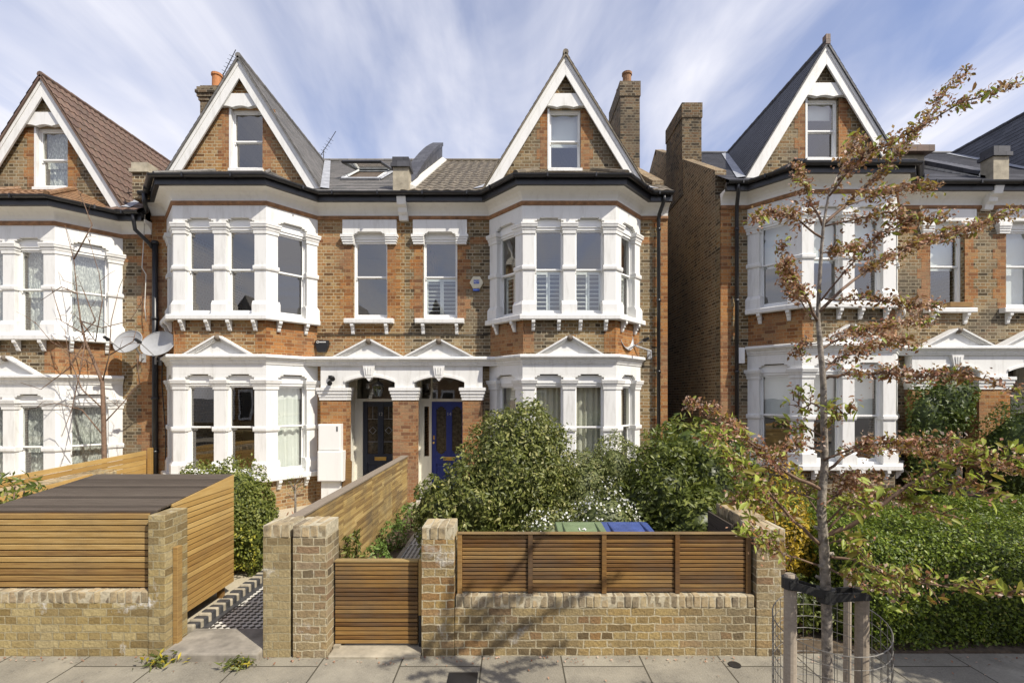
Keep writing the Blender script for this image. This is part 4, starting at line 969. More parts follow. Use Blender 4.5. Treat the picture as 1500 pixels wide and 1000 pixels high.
# open roof window
def on_roof(x, y, up=0): return Vector((x, y, roof_z(y)+up))
y0, y1 = 12.0, 13.25; xa, xb = -4.22, -3.28
nr = Vector((0,-SL,1)).normalized(); dn = Vector((0,1,SL)).normalized()
mb = MB()
for (p, q) in (((xa,y0),(xa,y1)), ((xb,y0),(xb,y1)), ((xa,y0),(xb,y0)), ((xa,y1),(xb,y1))):
    mb.tube([on_roof(*p,.05), on_roof(*q,.05)], .045, 4)
sk = mb.build('skylight', 'lead', R2)
mb = MB(); a, b, c, d = on_roof(xa,y1,.07), on_roof(xb,y1,.07), None, None
tilt = (dn*-1.0+nr*.52).normalized(); mid = .55      # sash swung open about its middle
ctr = (on_roof(xa,(y0+y1)/2,.08), on_roof(xb,(y0+y1)/2,.08)); hl = .62
q = [ctr[0]+tilt*hl, ctr[1]+tilt*hl, ctr[1]-tilt*hl+nr*0, ctr[0]-tilt*hl]
up = Vector((0,0,.42))
q = [on_roof(xa,y0+.06,.46), on_roof(xb,y0+.06,.46), on_roof(xb,y1,.10), on_roof(xa,y1,.10)]
for i in range(4): mb.tube([q[i], q[(i+1)%4]], .04, 4)
mb.build('sash', 'plastic_black', sk)
mb = MB(); mb.poly([v+Vector((0,0,.0)) for v in q]); mb.build('pane', 'glass', sk, recalc=False)
mb = MB(); mb.tube([on_roof(xa+.06,y0,.06), on_roof(xa+.06,y1-.1,.10)], .03, 4); mb.tube([on_roof(xb-.06,y0,.06), on_roof(xb-.06,y1-.1,.1)], .03, 4)
mb.build('lining', 'white', sk)
mb = MB(); mb.poly([on_roof(xa,y0,.03),on_roof(xb,y0,.03),on_roof(xb,y1,.03),on_roof(xa,y1,.03)]); mb.build('opening', 'interior_dark', sk, recalc=False)  # dark sheet over the uncut roof, standing in for the unlit hole
# downpipes
def pipe(root, name, pts, r, mat='black', clips=()):
    mb = MB(); mb.tube(pts, r, 10)
    for z in clips: mb.lathe((pts[-1][0], pts[-1][1], z), [(r,-.03),(r*1.28,-.03),(r*1.28,.03),(r,.03)], 10)
    return mb.build(name, mat, root, smooth=True)
pipe(H3, 'downpipe', [(3.34,10.62,6.86),(3.34,10.64,6.74),(3.30,10.86,6.52),(3.30,10.91,6.40),(3.30,10.91,0)], .042, clips=(6.2,4.6,3.0,1.4))
pipe(H4, 'downpipe', [(4.96,10.62,7.10),(4.98,10.66,6.98),(5.04,10.86,6.72),(5.06,10.91,6.6),(5.06,10.91,0)], .042, clips=(6.2,4.6,3.0,1.4))
pipe(H1, 'downpipe', [(-8.30,10.62,6.44),(-8.32,10.66,6.3),(-8.32,10.7,6.12),(-8.12,10.86,5.86),(-8.10,10.92,5.78)], .042)
pipe(H2, 'downpipe', [(-8.05,10.93,5.95),(-8.05,10.93,3.0),(-8.05,10.93,0)], .06, clips=(5.9,4.2,2.4,1.2))
pipe(H2, 'hopper_pipe', [(-8.0,10.55,6.86),(-8.03,10.6,6.65),(-8.1,10.75,6.55),(-8.3,10.8,6.5)], .05)
# end finial on the right-hand gable
mb = MB(); mb.box(7.0, 7.1, 10.80, 10.93, 10.30, 10.52); mb.build('finial', 'tile_brown', H4)

# ------------------------------------------------------------------ fittings on the fronts
def dish(name, label, c, rx, ry, facing, arm_to, dark=False):
    """offset oval dish: bowl facing direction `facing`, LNB arm in front, bracket back to arm_to"""
    t = thing(name, label, 'satellite dish', c, 'satellite dishes')
    f = Vector(facing).normalized(); a = f.cross(Vector((0,0,1))).normalized(); b = a.cross(f).normalized(); c = Vector(c)
    mb = MB(); n = 28; rings = 5
    for side, off in ((0, 0), (1, -.012)):
        vs = [c+f*(off-.09)]
        for k in range(1, rings+1):
            q = k/rings
            for i in range(n):
                th = 2*math.pi*i/n; vs.append(c+a*math.cos(th)*rx*q+b*math.sin(th)*ry*q+f*(-.09*(1-q*q)+off))
        fs = [(0, 1+i, 1+(i+1)%n) for i in range(n)]
        for k in range(rings-1):
            for i in range(n): p = 1+k*n; fs.append((p+i, p+n+i, p+n+(i+1)%n, p+(i+1)%n))
        mb.faces(vs, fs)
    rim = [c+a*math.cos(2*math.pi*i/n)*rx+b*math.sin(2*math.pi*i/n)*ry for i in range(n+1)]; mb.tube(rim, .008, 5, caps=False)
    mb.build('reflector', 'dish', t, smooth=True, recalc=False)
    m2 = MB(); lo = c-b*ry*.95; tip = c+f*.42-b*ry*.62; m2.tube([lo-f*.03, tip], .012, 6)
    m2.build('feed_arm', 'dish', t)
    m2 = MB(); m2.tube([tip-f*.05, tip+f*.08], .032, 8); m2.tube([tip, tip-Vector((0,0,.05))], .025, 8); m2.build('receiver', 'plastic_black', t)
    m2 = MB(); w = Vector(arm_to); m2.tube([c-f*.09, c-f*.18, Vector((w.x, w.y-.12, c.z-.25)), (w.x, w.y-.12, c.z-.4)], .02, 8); m2.tube([(w.x,w.y-.12,c.z-.32),(w.x,w.y,c.z-.32)], .016, 6); m2.box(w.x-.05,w.x+.05,w.y-.01,w.y,c.z-.42,c.z-.22)
    m2.build('bracket', 'dish', t)
dish('satellite_dish', 'rear grey oval satellite dish beside the bay of the house with the bare twiggy tree', P(187,500,10.5), .34, .27, (-.15,-1,.42), (-8.35,YW,0))
dish('satellite_dish', 'front grey oval satellite dish on the black downpipe between two houses', P(231,503,10.25), .39, .29, (-.12,-1,.42), (-8.0,YW,0))
dish('satellite_dish', 'small grey satellite dish seen edge on by the right bay and its downpipe', P(918,495,10.55), .27, .27, (.75,-.72,.25), (3.12,YW,0))

def alarm_hex():
    c = P(698,414,YW-.06); t = thing('alarm_box', 'cream hexagonal alarm box on the brick beside the shuttered window', 'alarm box', (c.x, YW, c.z))
    mb = MB(); r = .155; pts = [(c.x+r*math.cos(math.pi/3*k)*1.0, YW-.09, c.z+r*math.sin(math.pi/3*k)) for k in range(6)]
    mb.prism(pts, (0,.089,0)); mb.build('cover', 'offwhite', t, bevel=.012)
    mb = MB(); mb.box(c.x-.062, c.x+.062, YW-.094, YW-.0905, c.z-.03, c.z+.055); lb = mb.build('label', 'blue_label', t)
    text_mesh('lettering', 'ADT', .062, .001, 'white', lb, (0, -.097, -.008), (R(90),0,0))
    mb = MB(); mb.box(c.x-.08, c.x+.07, YW-.08, YW-.001, c.z-.185, c.z-.137); mb.build('strobe_light', 'blue_label', t, bevel=.008)
alarm_hex()
c = P(472,506,YW-.06); t = thing('alarm_box', 'black tapered alarm box on brick above the meter cupboards', 'alarm box', (c.x, YW, c.z))
mb = MB(); mb.prism([(c.x-.15,YW-.10,c.z+.12),(c.x+.15,YW-.10,c.z+.12),(c.x+.145,YW-.10,c.z-.02),(c.x+.09,YW-.10,c.z-.15),(c.x-.10,YW-.10,c.z-.15),(c.x-.145,YW-.10,c.z-.02)], (0,.099,0)); mb.build('cover', 'plastic_black', t, bevel=.015)
mb = MB(); ring = [(c.x-.085+.022*math.cos(k*math.pi/6), YW-.106, c.z+.075+.022*math.sin(k*math.pi/6)) for k in range(13)]; mb.tube(ring, .006, 5, caps=False)
for k in range(7): mb.box(c.x-.05+k*.022, c.x-.05+k*.022+.015, YW-.105, YW-.1005, c.z+.064, c.z+.088)
mb.build('emblem', 'white', t)
c = P(1084,520,YW-.06); t = thing('alarm_box', 'plain white rectangular box on brick beside the bay of the right-hand house', 'alarm box', (c.x, YW, c.z))
mb = MB(); mb.box(c.x-.10, c.x+.10, YW-.09, YW-.001, c.z-.19, c.z+.17); mb.build('cover', 'meter', t, bevel=.015)
mb = MB(); mb.box(c.x+.0, c.x+.085, YW-.094, YW-.0905, c.z-.13, c.z+.12); mb.build('panel', 'cove', t)
# floodlight / camera by the porch
c = P(484,553,YP-.05); t = thing('security_light', 'black twin spotlight on the white porch over the meter cupboards', 'security light', (c.x, YP, c.z))
mb = MB(); mb.box(c.x-.05, c.x+.03, YP-.05, YP+.009, c.z-.03, c.z+.05); mb.build('bracket', 'plastic_black', t, bevel=.006)
for dx, dzz in ((.055,.015),(-.01,-.08)):
    mb = MB(); a = Vector((c.x+dx, YP-.04, c.z+dzz)); mb.tube([a, a+Vector((.03,-.1,-.03)), a+Vector((.045,-.15,-.05))], [.028,.045,.055], 10); mb.build('lamp_head', 'plastic_black', t)
# hanging lantern
c = P(554,570,10.95); t = thing('porch_lantern', 'black tapered glass lantern hanging in front of the dark navy door', 'lantern', (c.x, c.y, c.z))
mb = MB(); w0, w1, hh = .105, .06, .22
top = [(c.x+sx*w0, c.y+sy*w0, c.z+.08) for sx, sy in ((-1,-1),(1,-1),(1,1),(-1,1))]; bot = [(c.x+sx*w1, c.y+sy*w1, c.z-.16) for sx, sy in ((-1,-1),(1,-1),(1,1),(-1,1))]
for i in range(4):
    mb.tube([top[i], bot[i]], .009, 4); mb.tube([top[i], top[(i+1)%4]], .011, 4); mb.tube([bot[i], bot[(i+1)%4]], .009, 4)
    mb.tube([Vector(top[i]).lerp(Vector(top[(i+1)%4]),.5), Vector(bot[i]).lerp(Vector(bot[(i+1)%4]),.5)], .006, 4)
mb.lathe((c.x,c.y,c.z+.08), [(.15,0),(.10,.05),(.05,.09),(.02,.11),(.015,.14)], 4)
mb.build('frame', 'plastic_black', t)
mb = MB(); mb.tube([(c.x,c.y,c.z+.2),(c.x,c.y,c.z+.33)], .008, 6); mb.build('chain', 'plastic_black', t)
mb = MB()
for i in range(4): mb.poly([top[i], top[(i+1)%4], bot[(i+1)%4], bot[i]])
mb.build('pane', 'glass', t, recalc=False)
# meter cupboards
for nm, (px0, px1, py0, py1), lab in (('meter_cupboard', (466,499,621,660), 'upper white meter cupboard on the porch pier'), ('meter_cupboard', (465,502,660.5,705), 'lower white meter cupboard standing under the other on the porch pier')):
    yy = 10.62 if py0 < 650 else 10.58
    a = P(px0, py1, yy); b = P(px1, py0, yy); t = thing('meter_cupboard', lab, 'meter cupboard', ((a.x+b.x)/2, YP, a.z), 'white meter cupboards')
    mb = MB(); mb.box(a.x, b.x, yy, YP-.002, a.z, b.z); mb.build('cabinet', 'meter', t, bevel=.006)
    mb = MB(); mb.box(a.x+.02, b.x-.02, yy-.012, yy-.001, a.z+.02, b.z-.02); d_ = mb.build('door', 'meter', t, bevel=.005)
    if py0 < 650: mb = MB(); mb.box(b.x-.09, b.x-.06, yy-.016, yy-.0125, b.z-.16, b.z-.05); mb.build('label_plate', 'plastic_black', d_)
mb = MB(); a = P(470,725,10.66); b = P(498,705,10.66); mb.box(a.x, b.x, 10.68, YP-.002, 0.0, b.z-.004); t = mb.build('meter_plinth', 'white', None); tag(t, 'white rendered plinth below the two meter cupboards', 'plinth')
# cables on the fronts
def cable(label, pts, r, mat, cat='cable'):
    mb = MB(); mb.tube(pts, r, 5); o = mb.build('cable', mat, None, smooth=True); tag(o, label, cat); return o
cable('thin dark cable running along the brick under the upstairs sills', [(-4.4,10.975,3.86),(-3.9,10.98,3.84),(-3.0,10.98,3.85),(-2.0,10.98,3.85),(-1.3,10.98,3.84),(-.55,10.97,3.83)], .011, 'plastic_black')
cable('white looped cable hanging beside the black downpipe', [P(x,y,10.84) for x, y in ((213,283),(212,320),(210,360),(208,392),(214,402),(213,425),(212,450),(214,470))], .010, 'wire_white')
cable('black cable running down the brick below the front dish', [P(x,y,10.96) for x, y in ((238,520),(237,560),(240,600),(243,640),(242,680),(243,695))], .011, 'plastic_black')
# aerials
def aerial(label, base, h, d, n=9, L=.28):
    t = thing('tv_aerial', label, 'tv aerial', base, 'tv aerials'); b = Vector(base)
    mb = MB(); mb.tube([b, b+Vector((0,0,h))], .014, 6); mb.build('mast', 'plastic_black', t)
    mb = MB(); d = Vector(d).normalized(); a = b+Vector((0,0,h-.05)); mb.tube([a-d*.3, a+d*.8], .012, 5); s = d.cross(Vector((0,0,1))).normalized()
    u = s.cross(d)
    for i in range(n):
        q = a+d*(-.25+i*.12); mb.tube([q-u*L/2, q+u*L/2], .006, 4)
    mb.build('boom', 'plastic_black', t)
aerial('thin tv aerial on the chimney behind the slate gable', P(327,148,13.9), .8, (.5,0,1), 8, .2)
aerial('tiny tv aerial beyond the ridge left of the skylight', P(474,236,16.8), .4, (.5,0,.8), 7, .2)
aerial('silvery tv aerial lying low beside the brown ribbed roof', P(205,292,10.9), .22, (1,0,.1), 6, .2)
# planter on the sill
mb = MB(); mb.box(9.82, 10.32, YW-.14, YW+.03, 4.44+.005, 4.56); t = mb.build('window_box', 'wood_cedar', None, bevel=.006); tag(t, 'small wooden planter box on the upstairs sill at the right', 'window box')

# ------------------------------------------------------------------ ground
mb = MB(); mb.poly([(-400,-400,-.12),(400,-400,-.12),(400,400,-.12),(-400,400,-.12)]); struct('ground', mb, 'asphalt', recalc=False)
mb = MB(); mb.box(-60, 60, 1.32, 4.62, -.3, 0); struct('pavement', mb, 'paving')
mb = MB(); mb.box(-60, 60, 1.17, 1.315, -.3, .012); struct('kerb', mb, 'kerb')
mb = MB(); mb.box(-60, -3.37, 4.625, 11.3, -.3, .02); struct('gravel_yard', mb, 'gravel')
mb = MB(); mb.box(-2.28, 60, 4.625, 11.3, -.3, .02); struct('soil', mb, 'soil')
mb = MB(); mb.box(-3.37, -2.28, 4.625, 11.3, -.3, .022); struct('path_bed', mb, 'tile_border')
mb = MB(); mb.poly([(-3.17,4.98,.027),(-2.4,4.98,.027),(-2.4,10.6,.05),(-3.17,10.6,.05)]); struct('tiled_path', mb, 'checker', recalc=False)
mb = MB(); mb.poly([(-1.66,5.0,.026),(-.9,5.0,.026),(-.9,10.45,.06),(-1.66,10.45,.06)]); struct('tiled_path', mb, 'checker_small', recalc=False)
mb = MB(); mb.box(-1.72,-1.662,4.66,10.45,-.1,.05); struct('path_edging', mb, 'stone')
mb = MB(); mb.box(-3.25,-2.345,4.47,4.975,-.1,.075); struct('threshold_slab', mb, 'slab_dark', bevel=.015)
mb = MB(); mb.box(-1.72, -.86, 4.52, 5.0, -.1, .028); struct('gate_threshold', mb, 'stone', bevel=.01)
# black and white rope-top edging bricks
mb = MB(); mw = MB(); y = 4.95; i = 0
while y < 9.5:
    d = .078 if i % 2 else .055; (mb if i % 2 else mw).box(-3.385-random.uniform(0,.01), -3.255, y+.002, y+d-.002, 0, .105+random.uniform(-.008,.008)); y += d; i += 1
struct('edging_bricks', mb, 'tile_border', bevel=.018); struct('edging_bricks', mw, 'stone', bevel=.018)
t = MB(); c = P(670,992,1); yy = 4.22; t.box(-.56,-.30,4.08,4.30,-.02,.006); o = t.build('drain_cover', 'black', None, bevel=.004); tag(o, 'square dark iron drain cover in the pavement', 'drain cover')
t = MB(); t.lathe((2.03,4.42,0), [(0,-.01),(.055,-.01),(.055,.008),(.03,.010),(0,.010)], 16); o = t.build('drain_cover', 'black', None); tag(o, 'small round iron stopcock cover in the pavement near the low wall', 'drain cover')

# ------------------------------------------------------------------ walls and timber in front
def coping(mb, x0, x1, y0, y1, z0, z1, seed=0, along_x=True, bw=.073):
    """a course of bricks on edge, each one slightly out of true"""
    L = (x1-x0) if along_x else (y1-y0); n = max(1, round(L/bw)); rnd = random.Random(seed)
    for i in range(n):
        a = i*L/n+.005; b = (i+1)*L/n-.005; j = lambda: rnd.uniform(-.008,.008)
        if along_x: vs = [(x0+a, y0+j(), z0),(x0+b, y0+j(), z0),(x0+b, y1+j(), z0),(x0+a, y1+j(), z0),(x0+a, y0+j()*1.3, z1+j()),(x0+b, y0+j()*1.3, z1+j()),(x0+b, y1+j(), z1+j()),(x0+a, y1+j(), z1+j())]
        else: vs = [(x0+j(), y0+a, z0),(x1+j(), y0+a, z0),(x1+j(), y0+b, z0),(x0+j(), y0+b, z0),(x0+j(), y0+a, z1+j()),(x1+j(), y0+a, z1+j()),(x1+j(), y0+b, z1+j()),(x0+j(), y0+b, z1+j())]
        mb.faces(vs, [(3,2,1,0),(4,5,6,7),(0,1,5,4),(1,2,6,5),(2,3,7,6),(3,0,4,7)])
cop_m, nt_, b_ = new_mat('coping_brick')
_at = N(nt_, 'ShaderNodeAttribute', attribute_name='rnd').outputs['Fac']; _pos = N(nt_, 'ShaderNodeNewGeometry').outputs['Position']
_rp = ramp(nt_, [(0,(.17,.13,.08)),(.3,(.30,.23,.13)),(.65,(.42,.33,.18)),(1,(.34,.24,.13))]); nt_.links.new(_at, _rp.inputs[0])
_n = noise_tex(nt_, _pos, 26, 6, .7); _n2 = noise_tex(nt_, _pos, 7, 5, .65)
_c = mixc(nt_, maprange(nt_, _n, .4, .7, 0, .6), _rp.outputs[0], (.44,.38,.27)); _c = mixc(nt_, maprange(nt_, _n2, .45, .68, 0, .75), _c, (.10,.085,.06))
nt_.links.new(_c, b_.inputs['Base Color']); b_.inputs['Roughness'].default_value = .95; bump(nt_, _n, .8, .012, b_); M['coping'] = cop_m
M['mortar_bed'] = plain('mortar_bed', (.42,.37,.26), .95, var=.3, scale=30, bmp=.6)
def pillar(root, x0, x1, y0, y1, h, mat='brick_wall', seed=1, nm='pillar'):
    mb = MB(); mb.box(x0, x1, y0, y1, -.1, h-.115); p = mb.build(nm, mat, root, bevel=.006)
    mb = MB(); coping(mb, x0+.002, x1-.002, y0-.004, y1+.004, h-.113, h, seed); mb.build('coping', 'coping', p, bevel=.008)
    mb = MB(); mb.box(x0+.005, x1-.005, y0+.0, y1-.0, h-.114, h-.003); mb.build('mortar_bed', 'mortar_bed', p)
    return p
# low wall of the middle house
w3 = thing('garden_wall', 'low yellow brick wall with two end pillars under the four slatted panels', 'garden wall', (.85,4.58,0), 'brick garden walls')
mb = MB(); mb.box(-.54, 2.30, 4.58, 4.80, -.1, .455); mb.build('wall', 'brick_wall', w3, bevel=.004)
mb = MB(); coping(mb, -.535, 2.29, 4.575, 4.805, .457, .565, 5); mb.build('coping', 'coping', w3, bevel=.008)
mb = MB(); mb.box(-.53, 2.28, 4.579, 4.79, .456, .562); mb.build('mortar_bed', 'mortar_bed', w3)
pillar(w3, -.855, -.545, 4.57, 4.90, 1.215, seed=8); pillar(w3, 2.305, 2.58, 4.57, 4.90, 1.2, seed=9)
# slatted panels on the low wall
f3 = thing('slatted_fence', 'dark cedar slatted fence of four panels standing on the low wall', 'fence', (.85,4.68,.57), 'slatted timber fences')
xs = [-.50, .175, .88, 1.58, 2.26]
for i, x in enumerate(xs):
    mb = MB(); mb.box(x-.022, x+.022, 4.625, 4.69, .567, 1.13); mb.build('post', 'wood_cedar', f3, bevel=.003)
def slats(mb, x0, x1, y0, y1, z0, z1, n, gap=.006):
    h = (z1-z0)/n
    for i in range(n): j = random.uniform(-.002,.002); mb.box(x0, x1, y0+j, y1+j, z0+i*h+gap/2, z0+(i+1)*h-gap/2)
for i in range(4):
    mb = MB(); slats(mb, xs[i]+.023, xs[i+1]-.023, 4.645, 4.665, .575, 1.12, 14, .010); mb.box(xs[i]+.023, xs[i+1]-.023, 4.666, 4.675, .575, 1.12, .02); mb.build('slat_panel', 'wood_cedar', f3, bevel=.003)
mb = MB(); mb.box(-.52, 2.28, 4.62, 4.69, 1.131, 1.142); mb.build('top_rail', 'wood_weathered', f3, bevel=.003)
# gate of the middle house
g3 = thing('garden_gate', 'closed dark slatted wooden gate between two brick pillars', 'gate', (-1.3,4.72,.02))
mb = MB(); slats(mb, -1.715, -.915, 4.70, 4.722, .05, .84, 19, .010); mb.build('slat_panel', 'wood_cedar', g3, bevel=.003)
mb = MB(); mb.box(-1.715, -1.63, 4.724, 4.76, .04, .84); mb.box(-1.0, -.915, 4.724, 4.76, .04, .84); mb.box(-1.629,-1.001,4.728,4.755,.45,.54); mb.build('frame', 'wood_cedar', g3)
mb = MB(); mb.box(-1.629,-1.001,4.7235,4.7265,.05,.84); mb.build('backing', 'wood_black', g3)  # dark sheet added to stop the sunlit path showing between the slats
mb = MB(); mb.box(-1.72, -.91, 4.69, 4.76, .842, .86); mb.build('top_rail', 'wood_weathered', g3, bevel=.003)
mb = MB(); mb.box(-.905, -.866, 4.69, 4.76, .33, .86); o = mb.build('gate_post', 'wood_pine', None, bevel=.003); tag(o, 'narrow pale wooden post between slatted gate and brick pillar', 'gate post')
mb = MB(); mb.box(-.903, -.868, 4.692, 4.758, -.05, .326); o = mb.build('gate_post', 'black', None, bevel=.003); tag(o, 'short black metal post foot beside the slatted gate', 'gate post')
# the two gate pillars side by side
def lone_pillar(label, *a, **k):
    t = thing('gate_pillar', label, 'gate pillar', ((a[0]+a[1])/2, (a[2]+a[3])/2, 0), 'brick gate pillars'); pillar(t, *a, **k); return t
lone_pillar('neat pale brick gate pillar with white stains, left of the pair', -2.34, -2.085, 4.55, 4.88, 1.24, mat='brick_pale', seed=3, nm='shaft')
lone_pillar('rough yellow brick gate pillar beside the dark slatted gate', -2.055, -1.735, 4.54, 4.86, 1.245, seed=4, nm='shaft')
# fence between the middle gardens
fb = thing('boundary_fence', 'weathered horizontal board fence running from the gate pillars to the porch', 'fence', (-2.19,4.9,0), 'boundary fences')
M['boards'] = M['wood_weathered']
y = 4.9
k = 0
while y < 9.9:
    y1 = min(y+1.25, 9.92)
    mb = MB(); n = 26; h = 1.16/n
    for i in range(n):
        # short staggered boards
        yy = y+.003
        cut = y+random.uniform(.3,.9)
        for (a, b) in ((yy, cut), (cut+.003, y1-.003)):
            j = random.uniform(-.003,.003); mb.box(-2.155+j, -2.135+j, a, b, .05+i*h+.002, .05+(i+1)*h-.002)
    mb.box(-2.165,-2.156,y+.004,y1-.004,.05,1.2,.03)
    mb.build('board_panel', 'boards', fb, bevel=.002); y = y1; k += 1
mb = MB()
for i in range(5):
    yy = 4.95+i*1.22; mb2 = MB(); mb2.box(-2.25,-2.167,yy,yy+.075,0,1.2); mb2.build('post', 'wood_weathered', fb)
mb = MB(); mb.box(-2.26,-2.125,4.9,9.93,1.215,1.24); mb.build('capping', 'wood_grey', fb, bevel=.004)

# left house's front wall, panel, store
w2 = thing('garden_wall', 'pale brick front wall with white stains below the left slatted panel and store', 'garden wall', (-5,4.57,0), 'brick garden walls')
mb = MB(); mb.box(-9.5, -3.43, 4.57, 4.79, -.1, .50); mb.build('wall', 'brick_pale', w2, bevel=.004)
mb = MB(); coping(mb, -9.49, -3.43, 4.567, 4.793, .502, .61, 15); mb.build('coping', 'coping', w2, bevel=.008)
mb = MB(); mb.box(-9.48,-3.44,4.571,4.78,.501,.607); mb.build('mortar_bed', 'mortar_bed', w2)
mb = MB(); mb.box(-3.425, -3.265, 4.56, 4.88, -.1, 1.33); mb.build('pillar', 'brick_pale', w2, bevel=.006)
mb = MB(); mb.box(-9.4, -5.0, 4.56, 4.9, .62, 1.32); mb.build('pillar', 'brick_pale', w2, bevel=.006)
f2 = thing('slatted_fence', 'pale slatted panel standing on the left front wall before the store', 'fence', (-4.3,4.7,.61), 'slatted timber fences')
mb = MB(); slats(mb, -4.99, -3.475, 4.64, 4.665, .62, 1.33, 12, .011); mb.build('slat_panel', 'wood_shed', f2, bevel=.004)
mb = MB(); mb.box(-4.99,-3.475,4.666,4.69,.615,1.33,.02); mb.build('backing', 'wood_cedar', f2)
mb = MB(); mb.box(-3.47,-3.43,4.65,4.70,.612,1.33); mb.build('post', 'wood_black', f2)
st = thing('bin_store', 'low timber store with black sloping slat roof behind the left front wall', 'store', (-4.3,5.3,0))
mb = MB(); n = 18; za, zb, ya, yb_ = 1.33, 1.47, 4.67, 5.98
for i in range(n):
    f0, f1 = i/n, (i+1)/n; y0, y1 = ya+(yb_-ya)*f0+.004, ya+(yb_-ya)*f1-.004; q0, q1 = za+(zb-za)*f0, za+(zb-za)*f1
    mb.prism([(-5.12,y0,q0),(-5.12,y1,q1),(-5.12,y1,q1+.022),(-5.12,y0,q0+.022)], (1.69,0,0))
mb.build('roof', 'wood_black', st, bevel=.003)
mb = MB(); n = 20
for i in range(n):
    z0 = .17+(1.33-.17)*i/n; z1 = .17+(1.33-.17)*(i+1)/n
    e0 = .0; mb.prism([(-3.445,4.89,z0+.005),(-3.445,5.97,z0+.005),(-3.445,5.97,z1-.005),(-3.445,4.89,z1-.005)], (.02,0,0))
mb.prism([(-3.445,4.89,1.332),(-3.445,5.97,1.332),(-3.445,5.97,1.485),(-3.445,4.89,1.362)], (.02,0,0))
mb.build('side_panel', 'wood_pine', st, bevel=.002)
mb = MB(); mb.box(-3.452,-3.447,4.9,5.92,.18,1.33); mb.build('backing', 'wood_black', st)
mb = MB(); mb.box(-5.1,-3.46,5.93,5.95,.17,1.43); mb.build('rear_panel', 'wood_pine', st)
mb = MB(); mb.box(-5.1,-5.08,4.8,5.92,.17,1.3); mb.build('side_panel', 'wood_pine', st)
for x, y in ((-3.52,5.86),(-5.05,5.86),(-3.52,4.95),(-5.05,4.95)): mb = MB(); mb.box(x-.03,x+.03,y-.03,y+.03,0,1.25); mb.build('leg', 'wood_cedar', st)
mb = MB(); mb.box(-3.262,-3.215,4.66,4.73,.03,1.0); o = mb.build('gate_post', 'wood_shed', None, bevel=.004); tag(o, 'pale wooden gate post against the end of the left front wall', 'gate post')
# boundary between the two left-hand gardens: rough old wall with new boards
wb = thing('boundary_wall', 'mossy rough topped boundary wall behind the black roofed store', 'garden wall', (-7.9,7.5,0))
mb = MB(); mb.prism([(-7.75,4.9,0),(-7.75,9.5,0),(-7.75,9.5,1.02),(-7.75,4.9,.86)], (-.34,0,0)); mb.build('wall', 'brick_wall', wb)
mb = MB(); coping(mb, -8.1, -7.74, 4.9, 9.5, .86, 1.0, 31, along_x=False, bw=.16); mb.build('coping', 'coping', wb, bevel=.02)
fl = thing('boundary_fence', 'new yellow board fence rising beside the mossy boundary wall', 'fence', (-7.6,7,0), 'boundary fences')
for (x, y0, y1, za, zb, nn) in ((-7.72,4.9,8.9,.74,.98,9), (-8.13,5.0,10.75,1.02,1.20,12)):
    mb = MB()
    for i in range(nn):
        f0, f1 = i/nn, (i+1)/nn; mb.prism([(x,y0,.05+za*f0+.004),(x,y1,.05+zb*f0+.004),(x,y1,.05+zb*f1-.004),(x,y0,.05+za*f1-.004)], (.02,0,0))
    mb.build('board_panel', 'wood_pine', fl, bevel=.002)
mb = MB(); mb.box(-8.1,-8.02,10.76,10.84,0,1.3); mb.build('post', 'wood_pine', fl, bevel=.004)
# wall between the middle house and the hedge garden
wr = thing('boundary_wall', 'short dark brick boundary wall ending at the right pillar of the low wall', 'garden wall', (2.5,6,0))
mb = MB(); mb.box(2.34,2.56,4.905,5.55,-.1,1.12); mb.build('wall', 'brick_wall', wr)
mb = MB(); coping(mb, 2.335, 2.565, 4.91, 5.55, 1.122, 1.23, 41, along_x=False, bw=.08); mb.build('coping', 'coping', wr, bevel=.008)
fr = thing('boundary_fence', 'low dark feather board fence behind the shrubs near the right pillar', 'fence', (2.2,6,0), 'boundary fences')
mb = MB()
for i in range(8): mb.prism([(2.24,4.95,.1+i*.13),(2.24,5.55,.1+i*.13),(2.24,5.55,.225+i*.13),(2.24,4.95,.225+i*.13)], (.02,0,0))
mb.build('board_panel', 'wood_black', fr)

# ------------------------------------------------------------------ wheelie bins
def bin_(label, x, y, mat, num=None):
    t = thing('wheelie_bin', label, 'wheelie bin', (x,y,.02), 'wheelie bins behind the slatted fence'); Y = lambda k: y+k
    mb = MB(); vs = []
    for (z, hw, hd) in ((.06,.19,.24),(.91,.24,.31)): vs += [(x-hw,Y(-hd),z),(x+hw,Y(-hd),z),(x+hw,Y(hd),z),(x-hw,Y(hd),z)]
    mb.faces(vs, [(0,1,2,3),(7,6,5,4),(0,1,5,4),(1,2,6,5),(2,3,7,6),(3,0,4,7)]); mb.box(x-.255,x+.255,Y(-.325),Y(.325),.911,.945); mb.build('body', mat, t, bevel=.015)
    mb = MB(); n = 8; prof = [(-.34,.95),(-.33,.985),(-.25,1.005),(0,1.035),(.25,1.05),(.33,1.04),(.36,1.0),(.36,.95)]
    mb.prism([(x-.26,Y(a),b) for a, b in prof], (.52,0,0)); mb.box(x-.19,x-.17,Y(-.2),Y(.25),1.02,1.058); mb.box(x+.17,x+.19,Y(-.2),Y(.25),1.02,1.058)
    ld = mb.build('lid', mat, t, bevel=.012)
    mb = MB(); mb.tube([(x-.24,Y(.40),0.97),(x+.24,Y(.40),.97)], .018, 8); mb.build('handle', 'plastic_black', t)
    for sx in (-1, 1):
        mb = MB(); mb.tube([(x+sx*.2,Y(.28),.12),(x+sx*.25,Y(.28),.12)], .1, 14); mb.build('wheel', 'rubber', t)
    if num:
        text_mesh('lid_number', num, .10, .002, 'white', ld, Vector((x, Y(-.02), 1.04))-BASES[t.name]['base'], (R(6),0,0))
bin_('green wheelie bin with white numerals on its lid', .74, 5.12, 'bin_green', '14')
